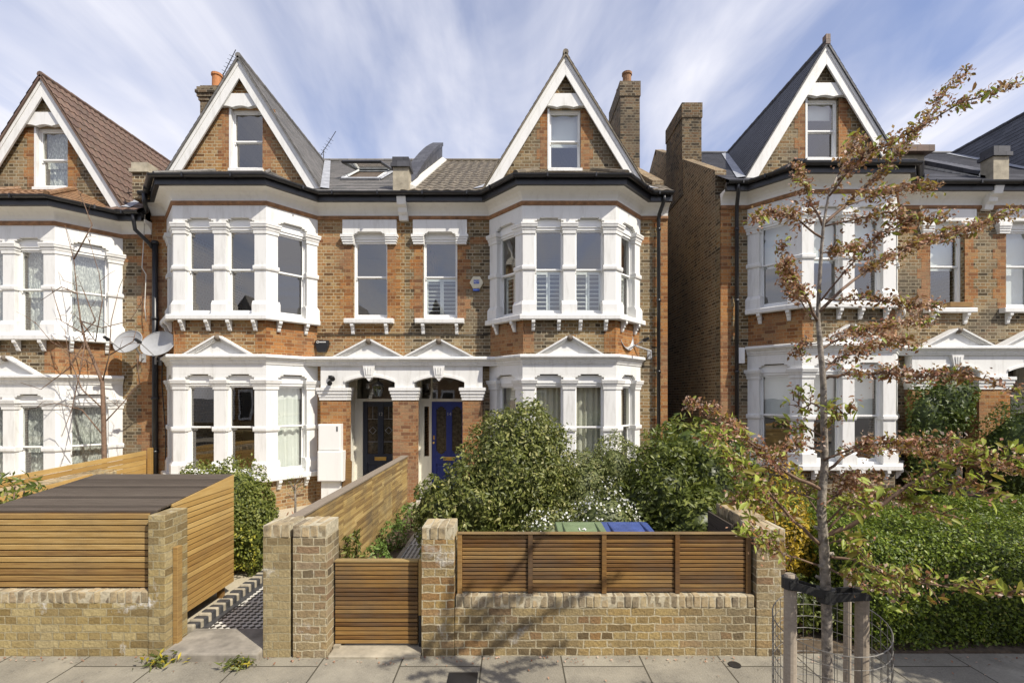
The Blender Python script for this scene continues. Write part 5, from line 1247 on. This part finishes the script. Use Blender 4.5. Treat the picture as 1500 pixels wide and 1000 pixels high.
bin_('blue wheelie bin beside the green one', 1.24, 5.12, 'bin_blue')

# ------------------------------------------------------------------ planting
shrub('bay_shrub', 'tall broad evergreen shrub before the blue front door and bay', 'shrub', [(-.02,7.15,1.05,.92,.75,1.22),(.15,7.2,1.45,.72,.6,.92),(-.55,6.9,.75,.55,.55,.8)], 15000, .07, 'bay', .42, rough=.13, core=.68, extra=[('young_leaves','olive',[(.2,7.15,1.5,.75,.62,.92)],2600,.05,.4)])
shrub('bay_shrub', 'low dark evergreen shrub overhanging the chequered path beside the front step', 'shrub', [(-.95,6.8,.65,.36,.4,.62),(-1.15,7.0,.75,.30,.3,.5)], 2600, .075, 'bay', .4)
shrub('olive_shrub', 'rounded grey green shrub below the right bay window', 'shrub', [(1.1,7.5,.8,.55,.5,.88),(1.65,7.7,.9,.55,.5,.92),(.72,7.4,.7,.42,.4,.8)], 17000, .05, 'olive', .42, rough=.12, core=.72, depth=.22)
shrub('laurel_shrub', 'dark glossy shrub between the bins and the right pillar', 'shrub', [(2.15,6.75,.8,.62,.55,1.05),(2.75,6.9,.9,.6,.55,1.0),(1.75,6.7,.6,.45,.4,.85),(2.4,6.3,.6,.5,.4,.75)], 9500, .08, 'dark', .42, rough=.15, core=.66)
shrub('laurel_shrub', 'yellow green leafy shrub in front of the dark side alley', 'shrub', [(2.75,7.4,1.55,.7,.45,.62),(3.4,7.6,1.3,.5,.5,.7),(2.3,7.3,1.4,.4,.4,.6)], 2600, .11, 'laurel', .32, core=.6, jitter=1.0)
fl_l = [(.42,6.1,.62,.33,.3,.42)]
shrub('flowering_shrub', 'low white flowering bush left of the green bin', 'shrub', fl_l, 900, .05, 'olive', extra=[('flowers','petal',[(.42,6.05,.66,.33,.3,.44)],260,.028,1.0)])
shrub('flowering_shrub', 'white flowering bush behind the blue bin', 'shrub', [(1.24,6.35,.78,.48,.34,.46)], 1500, .05, 'olive', extra=[('flowers','petal',[(1.24,6.3,.84,.5,.36,.46)],620,.028,1.0)])
shrub('box_shrub', 'bushy green shrub with yellow leaves at its foot behind the timber store', 'shrub', [(-3.85,6.75,.8,.5,.5,.80),(-4.3,6.85,.8,.5,.45,.72),(-3.55,6.7,.6,.3,.35,.7)], 15000, .045, 'box', .5, core=.74, rough=.12, depth=.22, extra=[('yellow_leaves','yellowgreen',[(-3.66,6.45,.42,.34,.28,.36)],520,.045,.5)])
shrub('forsythia_bush', 'yellow bush beside the right pillar behind the cherry tree', 'shrub', [(3.02,5.35,1.05,.30,.26,.52),(2.92,5.3,.75,.24,.24,.42),(3.2,5.4,.8,.24,.24,.45)], 3600, .042, 'forsythia', .5, core=None, rough=.22)
shrub('low_shrub', 'low dark shrub filling the gap between right pillar and privet hedge', 'shrub', [(2.95,5.0,.3,.32,.22,.34),(3.3,4.95,.32,.3,.2,.34),(2.75,5.2,.35,.2,.22,.4)], 2600, .045, 'dark', .5, core=.6)
shrub('climbing_shrub', 'tall glossy evergreen climber between the right bay and porch', 'climber', [(9.0,10.35,1.7,.62,.3,1.15),(9.35,10.3,2.3,.5,.28,.7),(8.9,10.35,.9,.45,.3,.8)], 5000, .085, 'hedge_dark', .5, core=.75)
shrub('tall_hedge', 'tall dark clipped hedge at the far right by the brick porch', 'hedge', [(10.3,9.7,1.2,.75,.8,1.3),(11.2,9.8,1.2,.8,.8,1.3)], 11000, .06, 'hedge_dark', .5, core=.72, rough=.08)
# border between fence and path
for (y, h, r, lab) in ((6.0,.30,.20,'low dark green plant by the board fence nearest the gate'),(6.75,.34,.20,'pale green leafy plant along the board fence mid path'),(7.7,.40,.24,'bright leafy plant along the chequered path'),(8.9,.45,.26,'leafy plant near the porch end of the chequered path')):
    shrub('border_plant', lab, 'plant', [(-1.9,y,h*.5,r,.32,h*.7)], 520, .055, 'herb' if y > 6.3 else 'box', .5, core=None, stems=3, group='plants along the chequered path')
# spiky plants by the fence
for (y, x) in ((5.9,-2.0),(6.15,-1.97)):
    t = thing('spiky_plant', 'slim upright spiky plant near the board fence, ' + ('nearer the gate' if y < 6 else 'farther from the gate'), 'plant', (x,y,0))
    p = np.array([(x+random.uniform(-.05,.05), y+random.uniform(-.05,.05), random.uniform(.15,.75)) for _ in range(160)]); nn = np.array([(math.cos(a),math.sin(a),.3) for a in RNG.uniform(0,6.28,160)])
    leaves('foliage', 'dark', p, nn, .09, t, .25, .5)
    mb = MB(); mb.tube([(x,y,0),(x,y,.75)], [.012,.006], 5); mb.build('stem', 'twig', t)
# privet hedge: a clipped, slightly lumpy block of leaves
def hedge(name, label, x0, x1, y0, y1, h, n, mat, size):
    t = thing(name, label, 'hedge', ((x0+x1)/2, (y0+y1)/2, 0)); pts = []; nr = []
    def bulge(p): return .09*mnoise.noise(Vector(p)*1.6)+.05*mnoise.noise(Vector(p)*4.1)
    A = [(x1-x0)*(y1-y0), (x1-x0)*h, (y1-y0)*h]; pr = np.array(A)/sum(A)
    rr = .28
    while len(pts) < n:
        k = RNG.choice(3, p=pr)
        x, y, z = RNG.uniform(x0,x1), RNG.uniform(y0,y1), RNG.uniform(.03,h)
        if k == 0: z, nv = h, (0,0,1)
        elif k == 1: y, nv = y0, (0,-1,.1)
        else: x, nv = x0, (-1,0,.1)
        p = np.array((x,y,z)); c = np.array((min(max(x,x0+rr),x1-rr), min(max(y,y0+rr),y1-rr), min(z,h-rr)))
        d = p-c; ln = np.linalg.norm(d)
        if ln > 1e-6: nv = d/ln; p = c+nv*min(ln, rr)
        else: nv = np.array(nv, float)
        b = bulge(p)-.09*RNG.random()**1.5
        p = p+nv*b; pts.append(p); nr.append(nv+np.array((0,0,.25)))
    mb = MB(); e = .14
    cv = []; cf = []; nx, nz = 40, 8
    bx = [(x0+e,y0+e,.05),(x1-e,y0+e,.05),(x1-e,y1-e,.05),(x0+e,y1-e,.05),(x0+e,y0+e,h-e),(x1-e,y0+e,h-e),(x1-e,y1-e,h-e),(x0+e,y1-e,h-e)]
    q = [(0,1,5,4),(1,2,6,5),(2,3,7,6),(3,0,4,7),(4,5,6,7)]; cf = [(a,b,c) for a,b,c,d in q]+[(a,c,d) for a,b,c,d in q]
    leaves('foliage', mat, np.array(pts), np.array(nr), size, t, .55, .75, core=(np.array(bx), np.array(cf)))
    mb = MB()
    for i in range(14):
        x = x0+.3+i*(x1-x0-.6)/13; mb.tube([(x,(y0+y1)/2,-.02),(x+.05,(y0+y1)/2-.1,.5)], [.018,.01], 5)
    mb.build('stem', 'twig', t)
    return t
hedge('privet_hedge', 'broad bright green clipped privet hedge beside the pavement', 3.25, 8.2, 4.62, 6.9, 1.08, 80000, 'hedge', .034)
# weeds in the pavement
for (px, py, s, lab) in ((236,972,.17,'dandelion weed with yellow flowers growing by the left front wall'),(350,978,.13,'small green weed in the pavement before the path opening')):
    y = EYE*FOC/(py-HY); c = P(px,py,y); t = thing('weed', lab, 'weed', (c.x,c.y,0))
    p = np.array([(c.x+RNG.normal(0,s*.45), c.y+RNG.normal(0,s*.3), abs(RNG.normal(.03,.03))+.015) for _ in range(90)]); nn = np.tile((0,0,1.), (90,1)); leaves('foliage', 'weed', p, nn, .07, t, .3, .5)
# potted standard by the bay
c = P(432,742,8.0); t = thing('potted_tree', 'spindly little potted standard by the ground floor bay', 'plant', (c.x,8.0,0))
mb = MB(); mb.lathe((c.x,8,0), [(.12,0),(.16,.3),(.175,.3),(.175,.34),(.15,.34),(.14,.3)], 16); mb.build('pot', 'terracotta', t)
mb = MB(); mb.tube([(c.x,8,.3),(c.x+.01,8,.7),(c.x,8,1.0)], [.02,.016,.01], 7)
for i in range(14):
    a = random.uniform(0,6.28); z = random.uniform(.75,1.05); mb.tube([(c.x,8,z-.05),(c.x+.12*math.cos(a),8+.12*math.sin(a),z+.1)], [.006,.003], 4)
mb.build('trunk', 'bark', t, smooth=True)
p = np.array([(c.x+RNG.normal(0,.09),8+RNG.normal(0,.09),1.0+RNG.normal(0,.12)) for _ in range(130)]); leaves('crown', 'box', p, RNG.normal(0,1,(130,3)), .035, t, .35)
p = np.array([(c.x+RNG.normal(0,.06),8+RNG.normal(0,.06),.38+abs(RNG.normal(0,.05))) for _ in range(70)]); leaves('dry_leaves', 'calyx', p, RNG.normal(0,1,(70,3)), .08, t, .25)
# leafy sprig at the left edge
shrub('leafy_plant', 'bright leafy sprig at the left edge above the front wall', 'plant', [(-5.75,5.6,1.38,.36,.2,.2),(-5.95,5.6,1.1,.3,.2,.4)], 300, .11, 'laurel', .3, core=None, stems=3)

# bare twiggy tree in the left garden
def bare_tree():
    t = thing('bare_tree', 'bare twiggy young tree against the white bay at the left', 'tree', (P(152,690,9.7).x,9.7,0)); mb = MB(); rnd = random.Random(4)
    tr = [(158,760),(153,690),(152,620),(150,560),(140,535),(125,500),(118,470),(113,430),(108,380),(95,330)]
    mb.tube([P(x,y,9.7) for x, y in tr], [.05,.045,.042,.035,.028,.02,.014,.01,.007,.004], 8, r=.5); mb.build('trunk', 'twig', t, smooth=True)
    mb = MB(); B = [[(150,560),(160,520),(163,470),(175,420)],[(140,535),(110,520),(75,500),(50,470)],[(118,470),(140,500),(150,440),(145,400),(130,350)],[(125,500),(100,540),(60,570),(30,560)],
       [(113,430),(90,420),(60,440)],[(153,640),(120,600),(80,590),(40,600)],[(152,620),(180,590),(205,560),(200,520)],[(118,470),(150,480),(190,470),(210,440)],[(108,380),(135,330),(120,290),(105,260)],[(152,600),(120,570),(100,520),(95,480)],[(160,520),(195,500),(200,480)],[(120,490),(140,470),(120,420),(90,410)],[(125,500),(118,540),(105,600),(90,640)],[(125,490),(90,470),(75,420)]]
    for b in B:
        y = 9.7; pts = []
        for i, (x, q) in enumerate(b): y += rnd.uniform(-.12,.1) if i else 0; pts.append(P(x,q,y))
        mb.tube(pts, [.014-.010*i/(len(pts)-1) for i in range(len(pts))], 5)
        for i in range(5):
            k = rnd.randrange(len(pts)-1); a = pts[k].lerp(pts[k+1], rnd.random()); d = Vector((rnd.uniform(-.3,.3), rnd.uniform(-.2,.1), rnd.uniform(-.05,.35)))
            mb.tube([a, a+d*.5+Vector((0,0,.02)), a+d], [.006,.004,.002], 4)
    for k in range(26):
        a = P(118+rnd.uniform(-12,18), 505+rnd.uniform(-35,40), 9.68); d = Vector((rnd.uniform(-.2,.2), rnd.uniform(-.2,.1), rnd.uniform(-.2,.2))); mb.tube([a,a+d], [.007,.003], 4)
    mb.build('crown', 'twig', t, smooth=True)
bare_tree()

# ------------------------------------------------------------------ the young cherry on the pavement
def cherry():
    YT = 2.6; rnd = random.Random(11)
    base = P(1212,1000,YT); t = thing('cherry_tree', 'slender young cherry tree with bronze leaves staked on the pavement', 'tree', (base.x,YT,0))
    trunk = [(1212,1250),(1212,1000),(1211,900),(1209,850),(1207,800),(1203,740),(1208,680),(1207,620),(1206,560),(1201,500),(1198,465),(1200,420),(1203,370),(1206,330),(1213,290),(1228,255)]
    rad = [.032,.0265,.0255,.025,.024,.0215,.019,.017,.015,.013,.011,.0095,.008,.007,.0055,.0045]
    mb = MB(); pts = [P(x,y,YT+.015*math.sin(i*1.3)) for i, (x, y) in enumerate(trunk)]; pts[0].z = -.05; mb.tube(pts, rad, 12)
    for q in range(6):
        a = Vector(pts[3]).lerp(pts[5], q/6); an = rnd.uniform(0,6.28); mb.tube([a, a+Vector((math.cos(an)*.045, math.sin(an)*.045, .02))], [.016,.008], 6)
    mb.build('trunk', 'bark', t, smooth=True)
    # (points, end depth offset, radius, kind) - kind 0 small bronze sprays, 1 large green leaves
    BR = [([(1198,470),(1178,430),(1158,405),(1148,380)], -.25, .008, 0), ([(1198,470),(1170,440),(1150,410),(1146,350)], .2, .005, 0), ([(1206,330),(1190,300),(1178,270),(1165,240)], .15, .007, 0),
          ([(1204,350),(1170,322),(1135,312),(1102,318)], -.2, .006, 0), ([(1200,455),(1250,410),(1310,372),(1380,345),(1430,332),(1484,312)], .35, .009, 0),
          ([(1201,440),(1240,395),(1290,340),(1340,325),(1392,318)], -.25, .006, 0), ([(1206,330),(1240,300),(1290,255),(1345,190),(1378,140),(1424,97)], .25, .009, 0),
          ([(1228,262),(1275,230),(1330,195),(1400,155),(1450,135),(1500,118)], -.1, .008, 0), ([(1213,290),(1240,255),(1270,225),(1310,210)], -.3, .006, 0), ([(1228,255),(1250,215),(1258,200)], .1, .005, 0),
          ([(1240,300),(1290,285),(1335,275),(1370,272)], .2, .005, 0), ([(1207,330),(1260,320),(1310,310),(1335,325)], -.2, .005, 0), ([(1203,370),(1230,370),(1262,360)], .2, .005, 0),
          ([(1207,545),(1225,525),(1270,512),(1310,500),(1345,508)], .2, .007, 0), ([(1206,555),(1235,548),(1290,545),(1350,552),(1410,545),(1490,575)], -.3, .009, 0), ([(1204,510),(1240,490),(1300,478),(1360,470)], .3, .006, 0),
          ([(1205,440),(1270,440),(1330,445),(1370,450)], -.2, .005, 0),
          ([(1207,620),(1230,612),(1252,600)], -.15, .006, 1), ([(1206,600),(1190,590),(1175,600),(1160,585)], .2, .006, 1),
          ([(1206,720),(1150,690),(1110,655),(1075,625),(1040,600),(1008,588)], .1, .011, 0), ([(1110,655),(1090,640),(1050,640),(1030,650)], -.1, .005, 1),
          ([(1204,800),(1160,760),(1120,715),(1085,688),(1062,668)], -.3, .010, 1), ([(1206,830),(1150,812),(1118,795),(1090,772)], -.2, .006, 1),
          ([(1207,690),(1250,660),(1310,655),(1370,668),(1420,660),(1485,690)], .3, .008, 0), ([(1208,675),(1260,650),(1330,648),(1400,642)], -.2, .006, 0),
          ([(1205,790),(1260,762),(1330,712),(1400,680),(1440,668),(1490,672)], -.35, .013, 1), ([(1330,712),(1380,715),(1410,705),(1440,725)], -.45, .006, 1),
          ([(1208,815),(1250,820),(1300,842),(1350,852),(1420,862),(1485,872)], -.35, .008, 1), ([(1208,830),(1250,850),(1280,862),(1320,868)], -.45, .006, 1),
          ([(1206,770),(1235,740),(1262,735),(1290,745)], -.3, .006, 1), ([(1205,745),(1230,720),(1258,700),(1290,700)], .25, .006, 0), ([(1204,760),(1180,720),(1165,700)], .25, .006, 1), ([(1206,640),(1180,625),(1150,632)], .2, .005, 1),
          ([(1206,780),(1250,742),(1300,728),(1345,740),(1385,755)], -.1, .006, 1), ([(1208,735),(1160,720),(1120,728),(1095,745)], .15, .005, 1),
          ([(1207,660),(1175,650),(1140,665),(1120,690)], -.2, .005, 0), ([(1205,800),(1235,790),(1260,800),(1275,830)], -.25, .005, 1), ([(1208,690),(1240,700),(1270,720),(1330,735)], .3, .005, 0),
          ([(1205,500),(1175,505),(1165,520)], .1, .004, 0), ([(1140,745),(1110,730),(1080,735)], -.25, .004, 1)]
    mb = MB(); LP = []; LN = []; LR = []; CP = []; CN = []; GP = []; GN = []
    def sprig(a, d, big, mb, tp=1):
        mb.tube([a, a+d*.55+Vector((0,0,.01)), a+d], [.0035,.0025,.0015], 4)
        for i in range(rnd.randint(0,3) if not big else rnd.randint(3,6)):
            q = a+d*rnd.uniform(.3,1.1)+Vector([rnd.gauss(0,.018) for _ in range(3)])
            (GP if big and rnd.random() < .75 else LP).append(q); (GN if len(GP)+1 > 0 and q is (GP[-1] if GP else None) else LN).append(Vector((rnd.gauss(0,.6), rnd.gauss(-.4,.6), rnd.gauss(.7,.5))))
        for i in range(int(rnd.randint(17,32)*tp) if not big else rnd.randint(5,12)):
            q = a+d*rnd.uniform(.2,1.15)+Vector([rnd.gauss(0,.019) for _ in range(3)]); CP.append(q); CN.append(Vector([rnd.gauss(0,1) for _ in range(3)]))
    for bi, (b, dd, r0, big) in enumerate(BR):
        thin = .42 if bi in (6,7) else (.7 if bi in (5,9,10) else 1.0)
        n = len(b); pts = [P(x, y, YT+dd*i/(n-1)) for i, (x, y) in enumerate(b)]
        # refine with a little wobble
        fine = []
        for i in range(n-1):
            for k in range(3): fine.append(pts[i].lerp(pts[i+1], k/3)+Vector([rnd.gauss(0,.004) for _ in range(3)]))
        fine.append(pts[-1])
        mb.tube(fine, [r0*(1-.8*i/(len(fine)-1)) for i in range(len(fine))], 6)
        L = sum((fine[i+1]-fine[i]).length for i in range(len(fine)-1)); m = max(3, int(L/(.017 if not big else .026)))
        for k in range(m):
            f = .18+.82*(k+rnd.random())/m
            if f < .3 and rnd.random() < .6: continue
            i = min(len(fine)-2, int(f*(len(fine)-1))); a = fine[i].lerp(fine[i+1], rnd.random()); ax = (fine[i+1]-fine[i]).normalized()
            d = ax*rnd.uniform(.0,.8)+Vector((rnd.gauss(0,.45), rnd.gauss(0,.6), rnd.gauss(.2,.42))); d.normalize(); tp = (1-.5*f)*thin; sprig(a, d*(rnd.uniform(.02,.085)*tp if not big else rnd.uniform(.03,.11)), big, mb, tp)
    mb.build('branch', 'twig', t, smooth=True)
    leaves('bronze_leaves', 'cherry', np.array(LP), np.array(LN[:len(LP)] if len(LN) >= len(LP) else LN+LN[:len(LP)-len(LN)]), .038, t, .40, .6, droop=.5, fine=True)
    leaves('green_leaves', 'cherry', np.array(GP), RNG.normal((0,-.3,.7), .5, (len(GP),3)), .057, t, .36, .55, rnd=RNG.uniform(.4,1,len(GP)), droop=.5, fine=True)
    leaves('spent_blossom', 'calyx', np.array(CP), np.array(CN), .022, t, .55, .8)
    # stakes, ties, guard
    def stake(label, px, y, top, h, r=1.0):
        x = (px-HX)*y/FOC; s = thing('tree_stake', label, 'stake', (x,y,0), 'stakes round the young cherry')
        mb = MB(); mb.tube([(x-.004,y,-.05),(x,y,h*.5),(x+.003,y,h-.012),(x+.003,y,h)], [.034*r,.033*r,.032*r,.026*r], 14); mb.build('pole', 'wood_grey', s, smooth=False); return s
    stake('weathered stake left of the cherry trunk with black strap', 1157, 2.62, 838, 1.49)
    stake('weathered stake right of the cherry trunk near the big leaves', 1262, 2.55, 850, 1.46)
    stake('farther pale stake partly hidden behind the cherry trunk', 1241, 3.25, 880, 1.28, .7)
    x1, x2 = (1157-HX)*2.62/FOC, (1262-HX)*2.55/FOC; xt = pts[0].x; xt = P(1210,862,YT).x
    s = thing('tree_strap', 'black rubber strap tying the cherry trunk to its two stakes', 'tree tie', (xt,YT,1.4))
    mb = MB()
    def strap(a, b, z0, z1, yo):
        a, b = Vector(a), Vector(b); d = (b-a); d.z = 0; nrm = Vector((d.y,-d.x,0)).normalized()*.004
        mb.prism([a+Vector((0,yo,-.022)), b+Vector((0,yo,-.022)), b+Vector((0,yo,.022)), a+Vector((0,yo,.022))], (0,.006,0))
    z = 1.415
    for yo in (-.042,.036): strap((x1-.02,2.62,z+.03), (xt+.03,YT,z-.03), 0, 0, yo)
    for yo in (-.040,.034): strap((xt-.03,YT,z-.035), (x2+.02,2.55,z), 0, 0, yo)
    mb.lathe((x1,2.62,z+.03), [(.036,-.03),(.041,-.03),(.041,.03),(.036,.03)], 14); mb.lathe((xt,YT,z-.03), [(.036,-.035),(.047,-.035),(.047,.035),(.036,.035)], 14); mb.lathe((x2,2.55,z), [(.035,-.025),(.04,-.025),(.04,.025),(.035,.025)], 14)
    mb.build('strap', 'rubber', s)
    g = thing('wire_guard', 'cylindrical wire mesh guard round the cherry trunk and stakes', 'tree guard', (P(1220,900,2.75).x,2.75,0))
    mb = MB(); cx, cy, rr, hh = 1.82, 2.78, .285, 1.16; n = 30
    def gp(a, z): return (cx+rr*(1+.04*math.sin(2*a+1))*math.cos(a), cy+rr*1.05*math.sin(a), z+.05*math.sin(a+.5)*(z/hh))
    for k in range(n): mb.tube([gp(2*math.pi*k/n, 0.0), gp(2*math.pi*k/n, hh)], .0021, 4)
    for i in range(17):
        z = .02+i*(hh-.02)/16; mb.tube([gp(2*math.pi*k/36, z) for k in range(37)], .0021 if i < 16 else .0034, 4, caps=False)
    mb.build('mesh', 'wire', g)
cherry()

# ------------------------------------------------------------------ litter, and the neighbouring street tree that shades the hedge foot
n = 420; px_ = RNG.uniform(-6, 5.5, n); py_ = np.where(RNG.random(n) < .55, RNG.normal(4.5,.05,n), RNG.uniform(2.6,4.55,n)); py_ = np.minimum(py_, 4.535)
lt_ = leaves('leaf_litter', 'calyx', np.stack([px_, py_, np.full(n,.012)],1), np.tile((0,0,1.),(n,1)), .026, None, .5, .25)
tag(lt_, kind='stuff')
t = thing('street_tree', 'dense street tree on the pavement beyond the right edge, shading the foot of the hedge', 'tree', (7.6,2.3,0))
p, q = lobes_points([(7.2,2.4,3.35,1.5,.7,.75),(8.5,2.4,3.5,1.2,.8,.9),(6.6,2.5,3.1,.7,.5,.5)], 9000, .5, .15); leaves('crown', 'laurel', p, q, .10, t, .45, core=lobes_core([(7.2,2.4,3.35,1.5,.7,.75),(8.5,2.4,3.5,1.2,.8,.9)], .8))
mb = MB(); mb.tube([(7.6,2.3,-.02),(7.62,2.3,1.4),(7.6,2.35,2.8),(7.5,2.4,3.6)], [.13,.10,.08,.03], 12); mb.build('trunk', 'bark', t, smooth=True)

mb = MB(); mb.box(-2.362, -2.342, 4.68, 4.74, .03, 1.02); o = mb.build('gate_post', 'wood_black', None, bevel=.003); tag(o, 'slim dark hinge post fixed to the pale stained gate pillar', 'gate post')
c = P(512,695,10.9); mb = MB(); mb.prism([(c.x-.10,10.70,.1),(c.x+.10,10.70,.1),(c.x+.10,10.755,1.0),(c.x+.02,10.76,1.08),(c.x-.10,10.76,1.02)], (0,.02,0)); o = mb.build('wooden_board', 'wood_shed', None); tag(o, 'small wooden board leaning by the porch pier of the dark navy door', 'board')

# ------------------------------------------------------------------ the terrace across the street (seen mirrored in the panes)
def far_house(cx, y, lab):
    t = thing('terraced_house', lab, 'house', (cx,y,0), 'terraced houses across the street')
    mb = MB(); mb.box(cx-3.2, cx+3.2, y-7, y, -.2, 6.6); mb.prism([(cx-2.6,y-.3,6.6),(cx-.6+.0,y-.3,6.6),(cx-1.6,y-.3,9.1)], (0,.3,0)); mb.box(cx-3.1, cx-.1, y, y+.7, -.2, 6.4); mb.build('wall', 'brick_orange', t)
    mb = MB(); mb.prism([(cx-3.4,y+.3,6.6),(cx-3.4,y-3.5,9.0),(cx-3.4,y-7.2,6.6)], (6.8,0,0)); mb.prism([(cx-3.0,y+.4,6.5),(cx-.2,y+.4,6.5),(cx-1.6,y+.4,9.5)], (0,-4,0)); mb.build('roof', 'slate_grey', t)
    for (x, z, w, h, yy) in ((cx-2.2,4.2,.7,1.8,y+.7),(cx-1.0,4.2,.7,1.8,y+.7),(cx-2.2,1.0,.7,1.7,y+.7),(cx-1.0,1.0,.7,1.7,y+.7),(cx+1.2,4.2,.8,1.8,y),(cx+2.4,4.2,.7,1.8,y)):
        mb = MB(); mb.box(x-w/2-.12, x+w/2+.12, yy+.001, yy+.06, z-.15, z+h+.2); wn = mb.build('window', 'white', t)
        mb = MB(); mb.box(x-w/2, x+w/2, yy+.061, yy+.07, z, z+h); mb.build('pane', 'plastic_black', wn)
    mb = MB(); mb.box(cx+.75, cx+1.65, y+.001, y+.06, 0, 2.2); mb.build('door', 'door_navy', t)
    mb = MB(); mb.box(cx-3.2, cx+3.2, y+4.6, y+4.8, -.2, .9); mb.build('front_wall', 'brick_wall', t)
for i in range(6): far_house(-17+i*6.6, -13.5, 'plain brick terraced house with slate gable across the street, facing the row')
mb = MB(); mb.box(-60, 60, -9.0, -5.2, -.3, 0); struct('pavement', mb, 'paving')

# ------------------------------------------------------------------ camera, light, sky
cam = bpy.data.cameras.new('camera'); co = bpy.data.objects.new('camera', cam); C.objects.link(co)
co.location = (0,0,EYE); co.rotation_euler = (R(90),0,0)
cam.sensor_width = 36; cam.lens = 36*FOC/1500; cam.shift_x = (750-HX)/1500; cam.shift_y = (HY-500)/1500; cam.clip_end = 2000; cam.clip_start = .05
bpy.context.scene.camera = co
AZ, EL = R(50), R(47)
sd = Vector((math.sin(AZ)*math.cos(EL), -math.cos(AZ)*math.cos(EL), math.sin(EL)))
sl = bpy.data.lights.new('sun', 'SUN'); sl.energy = 5.0; sl.angle = R(.5); sl.color = (1,.935,.82)
so = bpy.data.objects.new('sun', sl); C.objects.link(so); so.rotation_euler = sd.to_track_quat('Z', 'Y').to_euler(); so.location = (20,-20,30)
w = bpy.data.worlds.new('World'); bpy.context.scene.world = w; w.use_nodes = True
nt = w.node_tree; L = nt.links; bg = nt.nodes['Background']; bg.inputs['Strength'].default_value = .115
sky = N(nt, 'ShaderNodeTexSky', sky_type='NISHITA', sun_disc=False, sun_elevation=EL, sun_rotation=R(130), air_density=1.0, dust_density=1.2, ozone_density=2.5)
tc = N(nt, 'ShaderNodeTexCoord').outputs['Generated']
sx = N(nt, 'ShaderNodeSeparateXYZ'); L.new(tc, sx.inputs[0])
zc = N(nt, 'ShaderNodeMath', operation='MAXIMUM'); L.new(sx.outputs[2], zc.inputs[0]); zc.inputs[1].default_value = .03
zo = N(nt, 'ShaderNodeMath', operation='ADD'); L.new(zc.outputs[0], zo.inputs[0]); zo.inputs[1].default_value = .05
dv = []
for k in (0,1):
    d = N(nt, 'ShaderNodeMath', operation='DIVIDE'); L.new(sx.outputs[k], d.inputs[0]); L.new(zo.outputs[0], d.inputs[1]); dv.append(d.outputs[0])
cx = N(nt, 'ShaderNodeCombineXYZ'); L.new(dv[0], cx.inputs[0]); L.new(dv[1], cx.inputs[1])
def cloud(rot, sc, nsc, lo, hi, det=6, loc=(0,0,0), dist=.3):
    mp = N(nt, 'ShaderNodeMapping'); mp.inputs['Rotation'].default_value = (0,0,R(rot)); mp.inputs['Scale'].default_value = sc; mp.inputs['Location'].default_value = loc; L.new(cx.outputs[0], mp.inputs[0])
    n = N(nt, 'ShaderNodeTexNoise'); n.inputs['Scale'].default_value = nsc; n.inputs['Detail'].default_value = det; n.inputs['Roughness'].default_value = .55; n.inputs['Distortion'].default_value = dist
    L.new(mp.outputs[0], n.inputs['Vector']); return maprange(nt, n.outputs['Fac'], lo, hi)
c1 = cloud(8, (1.1,.30,1), 1.5, .40, .78, 6, (.3,0,0), .9); c2 = cloud(3, (.8,.5,1), 1.6, .32, .72, 5, (4.1,1,0), .2); c3 = cloud(10, (2.6,.45,1), 1.7, .45, .85, 6, (9,2,0), .9)
a = N(nt, 'ShaderNodeMath', operation='MULTIPLY_ADD'); L.new(c3, a.inputs[0]); a.inputs[1].default_value = .25; L.new(c1, a.inputs[2])
m = N(nt, 'ShaderNodeMath', operation='MULTIPLY_ADD'); L.new(a.outputs[0], m.inputs[0]); m.inputs[1].default_value = .78
m2 = N(nt, 'ShaderNodeMath', operation='MULTIPLY'); L.new(c2, m2.inputs[0]); m2.inputs[1].default_value = .34; L.new(m2.outputs[0], m.inputs[2])
hz = maprange(nt, sx.outputs[2], .12, .62, .36, .03)
mm = N(nt, 'ShaderNodeMath', operation='ADD', use_clamp=True); L.new(m.outputs[0], mm.inputs[0]); L.new(hz, mm.inputs[1])
mc = N(nt, 'ShaderNodeMath', operation='MINIMUM'); L.new(mm.outputs[0], mc.inputs[0]); mc.inputs[1].default_value = .92
tint = mixc(nt, 1.0, sky.outputs[0], (1.25,1.2,1.36), 'MULTIPLY'); col = mixc(nt, mc.outputs[0], tint, (7.3,7.3,7.9))
L.new(col, bg.inputs['Color'])
sc = bpy.context.scene; sc.view_settings.view_transform = 'Standard'; sc.view_settings.look = 'None'; sc.view_settings.exposure = .24; sc.view_settings.gamma = 1
sc.cycles.use_denoising = True; sc.cycles.max_bounces = 8; sc.cycles.transparent_max_bounces = 12; sc.cycles.sample_clamp_indirect = 6
